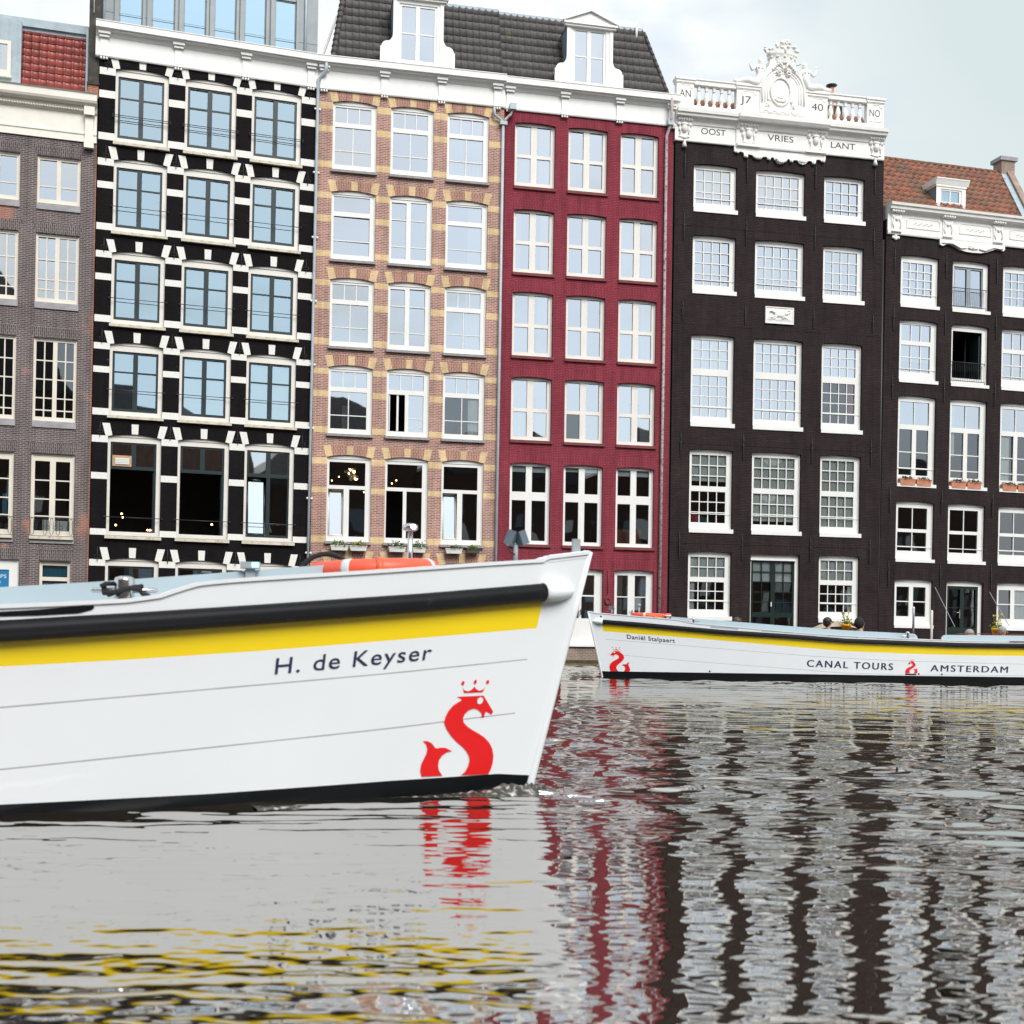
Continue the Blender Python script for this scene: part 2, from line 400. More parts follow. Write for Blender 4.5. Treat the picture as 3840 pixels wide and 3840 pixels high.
VT = {'A': [(18.123, 16.424), (15.318, 12.832), (11.534, 8.522), (7.334, 4.33), (3.46, 1.3)],
 'B': [(21.503, 18.936), (18.162, 15.645), (14.76, 12.247), (11.396, 8.88), (8.019, 4.491), (3.459, 1.0)],
 'T': [(21.455, 18.933), (17.992, 15.465), (14.614, 12.101), (11.235, 8.728), (7.766, 4.565), (3.7, 1.0)],
 'R': [(21.443, 18.977), (17.979, 15.53), (14.69, 12.206), (11.299, 8.844), (7.874, 4.693), (3.722, .72)],
 'D': [(20.491, 18.599), (17.575, 15.235), (13.488, 9.767), (8.785, 5.405), (4.587, 1.806)],
 'E': [(17.473, 15.323), (14.723, 12.12), (11.503, 7.682), (7.01, 4.475), (3.691, 1.665)]}
class House:
    def __init__(h, key, name, label, cat='house'):
        (ox, oy, oz), (yw, ln, rz), h.W, h.tt = HD[key]; h.key = key
        yw, ln, rz = R_(yw), R_(ln), R_(rz)
        u = Vector((math.cos(yw), math.sin(yw), 0)); n = Vector((math.sin(yw), -math.cos(yw), 0)); z = Vector((0, 0, 1))
        z2 = z * math.cos(ln) + n * math.sin(ln); u2 = u * math.cos(rz) + z2 * math.sin(rz); z3 = z2 * math.cos(rz) - u * math.sin(rz)
        y2 = z3.cross(u2)
        m = Matrix(((u2.x, y2.x, z3.x, ox), (u2.y, y2.y, z3.y, oy), (u2.z, y2.z, z3.z, oz), (0, 0, 0, 1)))
        h.root = empty(name, label, cat, mat=m); h.holes = []; h.U = UT[key]; h.V = VT[key]
    def a(h, u, d): return u + d * h.tt
    def z(h, v, d): return v + d * (v - 1.07) / 51.0
def arch_pts(w, r, n=10):
    if r < 1e-4: return [(0, 0), (w, 0)]
    Rr = (w * w / 4 + r * r) / (2 * r)
    return [(w * i / n, math.sqrt(max(0, Rr * Rr - (w * i / n - w / 2) ** 2)) - (Rr - r)) for i in range(n + 1)]

def window(h, U0, U1, V0, V1, rise, rec, fmat, glz, leaf=None, leafmat=None, bt=.03, sill=None, curtains=(), rod=None,
           name='window', glassmat='glass', label=None, noframe_bottom=False):
    if h.tt >= 0: u0, u1 = U0, U1 + rec * h.tt
    else: u0, u1 = U0 + rec * h.tt, U1
    v1 = h.z(V1, rec); v0 = V0
    h.holes.append((u0, u1, v0, v1, rise))
    w = u1 - u0; H = v1 - v0
    def loc(r, d):  # apparent rectangle on the front -> real rectangle at depth d, window coordinates
        a, b, c, e = r; return (h.a(a, d) - u0, h.a(b, d) - u0, h.z(c, d) - v0, h.z(e, d) - v0)
    mb = MB(); fb = .05
    holes = []
    yl = rec
    if leaf:
        lr = loc(leaf, rec + .02); mb.holed(0, w, 0, H, [lr], rec, .05, 0); yl = rec + .05
        gl = [loc(g['r'], yl + .03) for g in glz]
        mb.holed(lr[0], lr[1], lr[2], lr[3], gl, yl, .04, 1)
    else:
        gl = [loc(g['r'], yl + .03) for g in glz]
        mb.holed(0, w, 0, H, gl, yl, .05, 0)
        b = .055  # outer casing stands a little proud of the sashes
        mb.box(0, b, rec - .03, rec, 0, H, 0); mb.box(w - b, w, rec - .03, rec, 0, H, 0)
        mb.box(b, w - b, rec - .026, rec, H - b, H, 0); mb.box(b, w - b, rec - .026, rec, 0, b, 0)
    if rise > 0:
        ap = arch_pts(w, rise); mb.poly([(p[0], rec - .03, H + p[1]) for p in ap], 0)
        mb.poly([(0, rec - .03, H), (w, rec - .03, H), (w, rec, H), (0, rec, H)], 0)
    pn = MB(); pm = []; mb_t = MB()
    for g, q in zip(glz, gl):
        m = 1 if leaf else 0
        if g.get('mat') is not None: m = g['mat']
        yb = yl + .018; t = g.get('t', bt) / 2; d = yl + .03
        if g.get('open'): continue
        for x in g.get('xs', ()):
            xx = h.a(x, d) - u0; mb.box(xx - t, xx + t, yb - .003, yb + .03, q[2], q[3], m)
        for zz in g.get('zs', ()):
            z = h.z(zz, d) - v0; mb.box(q[0], q[1], yb, yb + .028, z - t, z + t, m)
        gm = g.get('glass', glassmat)
        if gm not in pm: pm.append(gm)
        ti = g.get('tilt', 0); ta, tb = abs(random.gauss(0, .010)) * (q[3] - q[2]), abs(random.gauss(0, .008)) * (q[1] - q[0])   # no two panes sit quite alike
        if ti:   # a leaf tipped inwards, its sash frame with it
            ta, tb = ti, 0
            cs = [(q[0] + .03, yl + .03, q[2] + .03), (q[1] - .03, yl + .03, q[2] + .03), (q[1] - .03, yl + .03 + ti, q[3] - .04), (q[0] + .03, yl + .03 + ti, q[3] - .04)]
            for i in range(4): mb_t.tube([cs[i], cs[(i + 1) % 4]], .045, 4, m)
        pn.poly([(q[0], yl + .045, q[2]), (q[1], yl + .045 + tb, q[2]), (q[1], yl + .045 + ta + tb, q[3]), (q[0], yl + .045 + ta, q[3])], pm.index(gm))
    o = mb.build(name, [fmat, leafmat or fmat], h.root, (u0, 0, v0))
    if mb_t.f: mb_t.build('tilted_sash', [fmat, leafmat or fmat], o)
    if label: o['label'] = label
    if pn.f: pn.build('pane', pm, o)
    if sill:
        ov, zt, zb, pr, sm = sill; s = MB(); s.box(-ov[0], w + ov[1], -pr, rec, zb, zt); s.build('sill', sm, o)
    for (a, b, c, e, cm, wav) in curtains:
        d = yl + .10; q = loc((a, b, c, e), d); cb = MB(); k = max(2, int((q[1] - q[0]) / .025)); g = []
        ph = random.random() * 6
        for zi in (q[3], (q[2] + q[3]) / 2, q[2]):
            g.append([(q[0] + (q[1] - q[0]) * i / k, d + .6 * wav * (math.sin(i * .9 + ph) + .6 * math.sin(i * .37 + 2 * ph)), zi) for i in range(k + 1)])
        cb.sheet(g); cb.build('curtain' if wav > .002 else 'blind', cm, o)
    if rod:
        for zz in rod:
            r = MB(); r.tube([(-.07, -.05, zz - v0), (w + .07, -.05, zz - v0)], .014, 6)
            r.ball((-.07, -.05, zz - v0), .035, 6, 4); r.ball((w + .07, -.05, zz - v0), .035, 6, 4)
            r.build('guard_rail', 'iron', o)
    o['_'] = 0; del o['_']
    return o, u0, u1, v0, v1

def lintel(h, u0, u1, v1, rise, mats, ht=.42, fl0=.06, fl1=.20, stones=(), y=-.005, top_rise=.04):
    """fan of bricks over an opening; stones: (from, to) along the fan in the second material"""
    mb = MB(); w = u1 - u0; n = 28
    ks = sorted(set([i / n for i in range(n + 1)] + [e for s in stones for e in s]))
    ap = lambda t: (lambda x: (math.sqrt(max(0, ((w * w / 4 + rise * rise) / (2 * rise)) ** 2 - (x - w / 2) ** 2)) - ((w * w / 4 + rise * rise) / (2 * rise) - rise)) if rise > 0 else 0)(min(max(t, 0), 1) * w)
    bot = [(u0 - fl0 + t * (w + 2 * fl0), v1 + ap((t * (w + 2 * fl0) - fl0) / w)) for t in ks]
    top = [(u0 - fl1 + t * (w + 2 * fl1), v1 + ht + top_rise * math.sin(PI * t)) for t in ks]
    k = len(ks); b = len(mb.v)
    for yy in (y, .01): mb.v += [(p[0], yy, p[1]) for p in bot] + [(p[0], yy, p[1]) for p in top]
    for i in range(k - 1):
        c = (ks[i] + ks[i + 1]) / 2; m = 1 if any(s[0] < c < s[1] for s in stones) else 0
        mb.face((b + i, b + i + 1, b + k + i + 1, b + k + i), m)
        mb.face((b + k + i, b + k + i + 1, b + 3 * k + i + 1, b + 3 * k + i), m); mb.face((b + i + 1, b + i, b + 2 * k + i, b + 2 * k + i + 1), m)
    mb.face((b, b + k, b + 3 * k, b + 2 * k), 1 if stones else 0); mb.face((b + k - 1, b + 3 * k - 1, b + 4 * k - 1, b + 2 * k - 1), 1 if stones else 0)
    return mb.build('lintel', mats, h.root)

def wall(h, top, mats, bands=(), u0=0, depth=9.0, base=None, jamb=None):
    mb = MB(); W = h.W
    hs = [(a, b, c, d + r, r > 0) for a, b, c, d, r in h.holes]
    mb.holed(u0, W, -1.0, top, hs, 0, .32, 0, bands, 1, jamb)
    for a, b, c, d, r in h.holes:
        if r > 0:
            ap = arch_pts(b - a, r)
            for p, q in zip(ap[:-1], ap[1:]):
                mb.poly([(a + p[0], 0, d + p[1]), (a + q[0], 0, d + q[1]), (a + q[0], 0, d + r), (a + p[0], 0, d + r)], 0)
                mb.poly([(a + q[0], 0, d + q[1]), (a + p[0], 0, d + p[1]), (a + p[0], .32, d + p[1]), (a + q[0], .32, d + q[1])], 0)
    mb.poly([(u0, 0, -1), (u0, 0, top), (u0, depth, top), (u0, depth, -1)], 0)
    mb.poly([(W, 0, top), (W, 0, -1), (W, depth, -1), (W, depth, top)], 0)
    mb.poly([(W, depth, -1), (u0, depth, -1), (u0, depth, top), (W, depth, top)], 0)
    o = mb.build('wall', mats, h.root)
    fl = MB(); fl.poly([(u0, .05, top - .02), (W, .05, top - .02), (W, depth, top - .02), (u0, depth, top - .02)]); fl.build('flat_roof', 'zinc_dark', h.root)
    # dark rooms behind the windows
    it = MB(); e = .02
    zs = sorted(set([0.2] + [c - .45 for a, b, c, d, r in h.holes if c > 1.5]))
    zs = [z for i, z in enumerate(zs) if i == 0 or z - zs[i - 1] > 1.5] + [top - .06]
    for z0, z1 in zip(zs[:-1], zs[1:]):
        a, b, y0, y1 = u0 + e, W - e, .325, 4.2
        it.poly([(a, y1, z0), (b, y1, z0), (b, y1, z1), (a, y1, z1)]); it.poly([(a, y0, z0), (b, y0, z0), (b, y1, z0), (a, y1, z0)])
        it.poly([(a, y0, z1 - .01), (b, y0, z1 - .01), (b, y1, z1 - .01), (a, y1, z1 - .01)])
        it.poly([(a, y0, z0), (a, y1, z0), (a, y1, z1), (a, y0, z1)]); it.poly([(b, y0, z0), (b, y1, z0), (b, y1, z1), (b, y0, z1)])
    it.build('interior', 'interior_dark', h.root)
    return o
def G(r, xs=(), zs=(), **k): return dict(r=r, xs=xs, zs=zs, **k)
def tiles(mb, O, du, dv, nrm, lo, hi, Ht, tw, th, mat=0, amp=.04, lip=.05):
    O, du, dv, nrm = map(Vector, (O, du, dv, nrm)); n = int(math.ceil(Ht / th)); sub = 7
    def wv(f):
        f = f % 1.0
        return amp * math.cos(PI * (f - .17) / .34) if f < .34 else -amp * .25 * math.sin(PI * (f - .34) / .66)
    for j in range(n):
        s0 = j * th; s1 = min(Ht, s0 + th + .02); a, b = lo(s0 + th / 2), hi(s0 + th / 2)
        if b - a < .05: continue
        i0 = math.floor(a / tw * sub); i1 = math.ceil(b / tw * sub); us = [min(max(i * tw / sub, a), b) for i in range(i0, i1 + 1)]
        jit = random.uniform(-.006, .006)
        P = []
        for s, up in ((s0, -.02), (s0, lip), (s1, .012)):
            P.append([tuple(O + du * u + dv * (s + (0 if up != -.02 else .004)) + nrm * (up + wv(u / tw) * (1 if up > 0 else .6) + jit)) for u in us])
        UV = [[(u / tw + 100, j + .5) for u in us] for _ in P]
        mb.sheet(P, mat, True, UV)

# ---- drain pipe
def pipe(h, name, path, r, mat, clips=(), clipmat='white_paint'):
    p = MB(); p.tube(path, r, 8); o = p.build(name, mat, h.root)
    for (u, y, z) in clips:
        c = MB()
        for s in (-1, 1):
            c.ball((u + s * .085, y - .01, z), (.05, .02, .045), 8, 5)
        c.box(u - .1, u + .1, y - .015 + .0, y + .02, z - .015, z + .015); c.build('pipe_bracket', clipmat, o)
    return o
def anchor(h, u, v0, v1, mat='iron'):
    m = MB(); y = -.045
    m.tube([(u, y + .01, v1), (u + .01, y, v1 - .3 * (v1 - v0)), (u, y, (v0 + v1) / 2), (u + .005, y, v0 + .05), (u, y + .01, v0)], [.012, .02, .028, .02, .014], 6)
    m.ball((u, y - .02, (v0 + v1) / 2 + .03), (.04, .03, .05), 6, 4); m.build('wall_anchor', mat, h.root)

# ================================================================== house A : grey brick
h = House('A', 'canal_house', 'grey brown brick house with cream frames and red roof tiles, at the left edge')
A = h
for r in range(5):
    V1, V0 = h.V[r]
    for c in range(2):
        U0, U1 = h.U[c]; m = (U0 + U1) / 2; H = V1 - V0
        if r < 4:
            lf = (U0 + .09, m - .075, V0 + .15, V1 - .13); rg = (m + .075, U1 - .10, V0 + .15, V1 - .13)
            lm = lambda q: (q[0] + q[1]) / 2
            if r == 0: gz = [G(q, [], [V0 + .62]) for q in (lf, rg)]
            elif r == 1: gz = [G(q, [lm(q)], [V0 + .47, V0 + .83, V0 + 1.55]) for q in (lf, rg)]
            elif r == 2: gz = [G(q, [lm(q)], [V0 + .40, V0 + .84, V0 + 1.52, V0 + 2.2], glass='glass_low') for q in (lf, rg)]
            else:
                lf = (U0 + .13, m - .10, V0 + .22, V1 - .26); rg = (m + .10, U1 - .15, V0 + .22, V1 - .26)
                gz = [G(q, [], [V0 + .75, V0 + 1.37, V0 + 2.05], glass='glass_low') for q in (lf, rg)]
            cur = []
            if r == 3 and c == 1: cur = [(U0 + .42, m - .1, V0 + .2, V0 + .62, 'curtain_grey', .012), (m + .1, U1 - .2, V0 + .2, V0 + .6, 'curtain_grey', .012)]
            if r == 3 and c == 0: cur = [(U1 - .36, U1 - .2, V0 + .8, V0 + 1.5, 'poster_teal', 0)]
            o, u0, u1, v0, v1 = window(h, U0, U1, V0, V1, 0, .10, 'cream_frame', gz, bt=.045, sill=((.0, .02), 0.0 if r < 3 else -.0, -.23, .05, 'concrete_sill'), curtains=cur)
            lintel(h, u0, u1, v1 + .02, 0, ['brick_grey_arch'], ht=.36, fl0=.02, fl1=.13, top_rise=0)
            if r == 3:  # balconette with iron scrolls
                b = MB(); w = u1 - u0; y = -.10
                for z in (.03, .68): b.tube([(-.02, y, z), (w + .02, y, z)], .010, 6)
                b.tube([(-.02, y, .68), (-.02, .1, .68)], .01, 6); b.tube([(w + .02, y, .68), (w + .02, .1, .68)], .01, 6)
                for k in range(7):
                    x = .08 + k * (w - .16) / 6
                    if k % 2 == 0 or k in (3,):
                        b.tube([(x + .06 * math.cos(t * PI / 8), y, .36 + .30 * math.copysign(abs(math.sin(t * PI / 8)) ** .5, math.sin(t * PI / 8))) for t in range(16)], .009, 5, closed=True)
                    x2 = x + (w - .16) / 12
                    if k < 6: b.tube([(x2 + .06 * math.cos(t * PI / 5), y, .34 + .06 * math.sin(t * PI / 5)) for t in range(10)], .009, 5, closed=True)
                b.build('balcony_rail', 'iron', o)
                s = MB(); s.box(-.01, w + .01, -.14, -.0, -.09, .02); s.build('flower_shelf', 'stained_sill', o)
        else:
            if c == 0:
                o, u0, u1, v0, v1 = window(h, 0.0, 1.64, V0 - 1.4, V1 + .02, 0, .12, 'white_paint', [G((.12, 1.32, V0 - 1.2, V1 - .36), open=True)], name='shop_door')
                p = MB(); p.box(h.a(.12, .16) - u0, h.a(1.32, .16) - u0, .152, .17, .2, h.z(V1 - .36, .16) - v0); p.build('poster', 'poster_blue', o)
                for txt, x0, x1, z in (('Y KEEPS', .42, 1.22, V1 - .66), ('AWAY', .55, 1.05, V1 - .90)):
                    lettering(txt, x0 - u0, x1 - u0, z - v0, z + .13 - v0, .149, 'poster_letter', o, bold=.01)
            else:
                o, u0, u1, v0, v1 = window(h, 2.35, 3.40, V0, V1, 0, .14, 'cream_frame', [G((2.45, 3.31, V1 - .58, V1 - .16), glass='glass_low'), G((2.45, 3.31, V0 + .1, V1 - .72), glass='glass_low')], sill=((0, .02), 0, -.2, .05, 'concrete_sill'))
                p = MB(); p.box(.05, u1 - u0 - .05, .30, .31, .1, v1 - v0 - .1); p.build('blind', 'poster_teal', o)
            lintel(h, u0, u1, v1 + .02, 0, ['brick_grey_arch'], ht=.36, fl0=.02, fl1=.12, top_rise=0)
wall(h, 20.1, ['brick_grey'], u0=-3.0)
c = MB()
c.profile([(-.02, 20.05), (-.30, 20.05), (-.40, 20.12), (-.44, 20.20), (-.44, 20.42), (-.50, 20.47), (.3, 20.50), (.3, 20.05)], -3, 4.0)
c.profile([(0.0, 18.80), (-.06, 18.80), (-.06, 19.05), (-.09, 19.07), (-.09, 19.14), (-.05, 19.18), (-.05, 19.80), (-.14, 19.86), (-.20, 20.049), (0, 20.049)], -3, 4.0)
for i in range(52):
    u = -1.2 + i * .092
    if u < 3.5: c.ball((u, -.19, 19.90), .04, 6, 4)
c.build('cornice', 'cream_paint', h.root)
k = MB(); k.box(3.56, 3.93, -.33, 0, 19.72, 20.02); k.box(3.60, 3.89, -.2, -.06, 18.86, 19.72); k.box(3.575, 3.915, -.24, -.03, 18.55, 18.86)
k.build('console', 'cream_paint', h.root)
rf = MB(); sl = Vector((0, .5, 2.35)).normalized()
tiles(rf, (1.35, .35, 20.5), (1, 0, 0), sl, (0, -sl.z, sl.y), lambda s: -.03, lambda s: 2.22, 2.55, .28, .30)
rf.build('roof', 'tile_red', h.root)
z = MB()
z.box(-3, 1.32, .35, 1.6, 20.45, 23.1); z.box(-3, 3.6, .82, 2.2, 22.95, 23.08); z.box(-3, 3.62, .72, 2.3, 23.08, 23.38)
z.box(3.56, 3.64, .25, 1.0, 20.5, 23.1)
for i in range(14):  # folded seams of the zinc cladding
    z.box(-2.7 + i * .3, -2.68 + i * .3, .335, .35, 20.5, 22.95)
z.build('zinc_dormer', 'zinc', h.root)
w = MB(); w.holed(-.6, .98, 21.0, 22.28, [(-.5, .86, 21.2, 22.15)], .30, .05); w.box(-.66, 1.02, .22, .35, 20.93, 21.0)
o = w.build('dormer_window', 'cream_frame', h.root); p = MB(); p.poly([(-.5, .345, 21.2), (.86, .345, 21.2), (.86, .345, 22.15), (-.5, .345, 22.15)]); p.build('pane', 'glass', o)
q = MB(); q.box(3.66, 4.04, .06, 3.2, 21.05, 27.5, 0); q.box(3.62, 4.06, .0, 3.3, 20.98, 21.05, 0); q.build('chimney_wall', 'soot_wall', h.root)
q = MB(); q.box(3.66, 4.03, .06, 1.2, 20.5, 20.98); q.build('chimney_base', 'brick_orange', h.root)
pipe(h, 'vent_pipe', [(3.82, -.02, 23.6), (3.82, -.02, 27)], .02, 'white_paint')
d = MB(); d.box(3.985, 4.02, -.03, 0, -.9, 18.7); d.build('edge_strip', 'brick_orange', h.root)

# ================================================================== house B : black brick, white bands
h = House('B', 'canal_house', 'black painted brick house with white stone bands and a glass attic'); B = h
for r in range(6):
    V1, V0 = h.V[r]
    for c in range(3):
        U0, U1 = h.U[c]; rec = .10
        a, b = U0 + .09, U1 - .165; m = (a + b) / 2
        g1, g2 = a + .08, b - .08
        rod = [V0 + .95]
        if r < 4:
            lf, tp = V0 + .17, V1 - .135
            zt = tp - (tp - lf) * .345
            gz = [G((g1, m - .085, lf + .10, tp - .075), [], [zt], t=.05), G((m + .085, g2, lf + .10, tp - .075), [], [zt], t=.05)]
            if r in (0, 1): rod = [V0 + .93, V0 + 1.0] if r == 0 else [V0 + .93]
            cur = []
            if r == 3: cur = [(a, b, V0 + .1, V0 + 2.2, 'curtain_blue', .0)] if c else []
            o, u0, u1, v0, v1 = window(h, U0, U1, V0, V1 + .09, .11, rec, 'pale_trim', gz, leaf=(a, b, lf, tp), leafmat='dark_green_paint',
                sill=((.05, .06), .0, -.10, .13, 'stained_sill'), rod=rod, glassmat='glass_sky', curtains=cur)
        elif r == 4:
            lf, tp = V0 + .13, V1 - .10; zt = tp - .95
            top = [G((g1, m - .085, zt + .08, tp - .06), glass='glass'), G((m + .085, g2, zt + .08, tp - .06), glass='glass')]
            if c < 2: bot = [G((a + .01, b - .08, lf, zt - .05), open=True)]
            else: bot = [G((a + .03, m - .06, lf + .08, zt - .06), glass='glass_pale', tilt=.34), G((m + .085, g2 + .01, lf + .1, zt - .06), glass='glass_low')]
            o, u0, u1, v0, v1 = window(h, U0, U1, V0, V1 + .09, .11, rec, 'pale_trim', top + bot, leaf=(a, b, lf, tp), leafmat='dark_green_paint',
                sill=((.05, .06), -.03, -.14, .13, 'stained_sill'), rod=[V0 + .66])
            q = MB()
            if c == 0:
                q.box(a - u0 + .08, a - u0 + .76, rec + .02, rec + .05, zt - v0 + .08, zt - v0 + .48, 0)
                q.box(a - u0 + .18, a - u0 + .68, rec + .01, rec + .02, zt - v0 + .14, zt - v0 + .38, 1)
                for k in range(4): q.box(a - u0 + .18, a - u0 + .68, rec - .01, rec + .01, zt - v0 + .16 + k * .06, zt - v0 + .19 + k * .06, 1)
                q.build('ventilator', ['tan_vent', 'curtain_grey'], o)
            if c < 2:
                q = MB(); q.box(u1 - u0 - .27, u1 - u0 - .22, .2, .85, .1, zt - v0 - .1); q.build('open_casement', 'dark_green_paint', o)
        else:
            lf, tp = V0 + .1, V1 - .10
            gz = [G((a + .05, m - .08, lf + .1, tp - .06), glass='glass_low'), G((m + .06, g2, lf + .1, tp - .08), glass='glass')]
            o, u0, u1, v0, v1 = window(h, U0, U1, V0, V1 + .09, .11, rec, 'pale_trim', gz, leaf=(a, b, lf, tp), leafmat='dark_green_paint')
        lintel(h, u0, u1, v1, .11, ['brick_black', 'white_brick'], ht=.47, fl0=.085, fl1=.21, stones=((0, .115), (.445, .555), (.885, 1)), top_rise=.01)
        if r in (0,):
            pass
bands = [(21.38, 21.64), (20.53, 20.80), (18.99, 19.25), (18.05, 18.31), (17.21, 17.46), (15.68, 15.93), (14.67, 14.91), (13.84, 14.08), (12.30, 12.55),
         (11.30, 11.53), (10.44, 10.67), (8.88, 9.13), (7.88, 8.13), (6.53, 6.77), (4.48, 4.71), (3.34, 3.58)]
wall(h, 22.3, ['brick_black', 'white_brick'], bands, jamb=0)
for v in (21.7, 18.35, 14.98, 11.62, 8.2, 3.62):   # scrolled iron wall ties above the bands
    for u in (.28, 2.77, 5.24, 7.68):
        m = MB()
        m.tube([(u, -.03, v + .42), (u, -.04, v + .1), (u, -.04, v - .12)], .014, 5)
        for s in (-1, 1): m.tube([(u, -.035, v + .02), (u + s * .07, -.035, v + .0), (u + s * .11, -.035, v + .06), (u + s * .07, -.035, v + .12), (u + s * .03, -.035, v + .08)], .012, 5)
        m.build('wall_anchor', 'iron', h.root)
def white_cornice(h, u0, u1, piers, z0=22.0, left_return=0):
    c = MB()
    c.profile([(0, z0), (-.07, z0), (-.09, z0 + .04), (-.09, z0 + .12), (-.06, z0 + .15), (-.06, z0 + .72), (-.10, z0 + .76), (-.16, z0 + .88), (-.30, z0 + .90), (-.31, z0 + .94),
               (-.38, z0 + .95), (-.38, z0 + 1.17), (-.40, z0 + 1.18), (-.40, z0 + 1.21), (.4, z0 + 1.24), (.4, z0)], u0 - left_return, u1)
    o = c.build('cornice', 'white_paint', h.root)
    for u in piers:
        k = MB(); k.box(u - .135, u + .135, -.11, -.055, z0 + .15, z0 + .68); k.box(u - .16, u + .16, -.125, -.05, z0 + .01, z0 + .15)
        k.box(u - .17, u + .17, -.20, -.05, z0 + .68, z0 + .78); k.box(u - .21, u + .21, -.26, -.05, z0 + .78, z0 + .89)
        for i in (-1, 0, 1): k.lathe([(.045, -.10), (.045, -.05), (.028, 0.005)], u + i * .1, -.08, z0, 8)
        k.build('cornice_bracket', 'white_paint', o)
    return o
white_cornice(h, 0, 8.02, [.14, 2.78, 5.25, 7.72], left_return=.16)
at = MB(); y0 = 2.0
pan = [(.64, 1.5), (1.84, 2.7), (3.03, 3.88), (4.19, 5.03), (5.35, 6.19), (6.54, 7.38)]
at.holed(-.3, 8.25, 22.2, 29.5, [(a, b, 22.9, 26.2) for a, b in pan], y0, .12)
at.poly([(8.25, y0, 22.2), (8.25, 8.5, 22.2), (8.25, 8.5, 29.5), (8.25, y0, 29.5)]); at.poly([(-.3, y0, 22.2), (-.3, 8.5, 22.2), (-.3, 8.5, 29.5), (-.3, y0, 29.5)])
at.poly([(-.3, y0, 29.5), (8.25, y0, 29.5), (8.25, 8.5, 29.5), (-.3, 8.5, 29.5)])
at.box(-.32, 8.27, y0 - .012, y0, 24.62, 24.64)
att = at.build('glass_attic', 'zinc_clad', h.root)
for a, b in pan:
    f = MB(); f.holed(a + .003, b - .003, 22.903, 26.197, [(a + .05, b - .05, 22.95, 26.15)], y0 + .05, .04)
    f.box(a - .17, a - .003, y0 - .10, y0 - .001, 22.3, 29.4); f.box(b + .003, b + .10, y0 - .10, y0 - .001, 22.3, 29.4)
    o = f.build('attic_window', 'zinc_clad', att); 
    p = MB(); p.poly([(a + .05, y0 + .08, 22.95), (b - .05, y0 + .08, 22.95), (b - .05, y0 + .08, 26.15), (a + .05, y0 + .08, 26.15)]); p.build('attic_pane', 'glass_blue', att)
rm = MB(); rm.poly([(-.2, 5.5, 22.3), (8.2, 5.5, 22.3), (8.2, 5.5, 29.4), (-.2, 5.5, 29.4)])
for i in range(3): rm.box(1.9 + i * .05, 2.6, 4.5, 4.6, 25.5 + .16 * i, 25.53 + .16 * i, 1)
rm.build('attic_room', ['curtain_blue', 'white_paint'], att)
pipe(h, 'attic_pipe', [(7.75, 1.93, 22.4), (7.75, 1.93, 29)], .05, 'zinc_pipe'); pipe(h, 'attic_pipe', [(.08, 1.93, 22.4), (.08, 1.93, 29)], .05, 'zinc_pipe')
px = h.W - .03
pipe(h, 'drain_pipe', [(8.26, -.36, 22.95), (8.25, -.34, 22.62), (8.10, -.16, 22.44), (px, -.10, 22.3), (px, -.09, 21.7), (px - .01, -.09, 12), (px - .02, -.09, .3)], [.075, .075, .07, .07, .065, .055, .055], 'zinc_pipe',
     clips=[(px, -.09, v) for v in (21.2, 18.75, 16.25, 13.8, 11.35, 8.9, 6.2, 4.1)])
for (x, z) in ((1.05, 5.35), (1.09, 5.22), (.85, 4.92), (2.0, 4.78), (2.08, 4.78), (3.1, 6.75), (4.35, 5.1)):
    b = MB(); b.ball((h.a(x, .8), .8, z), .035, 8, 5); b.build('indoor_lamp', 'bulb_warm', h.root)

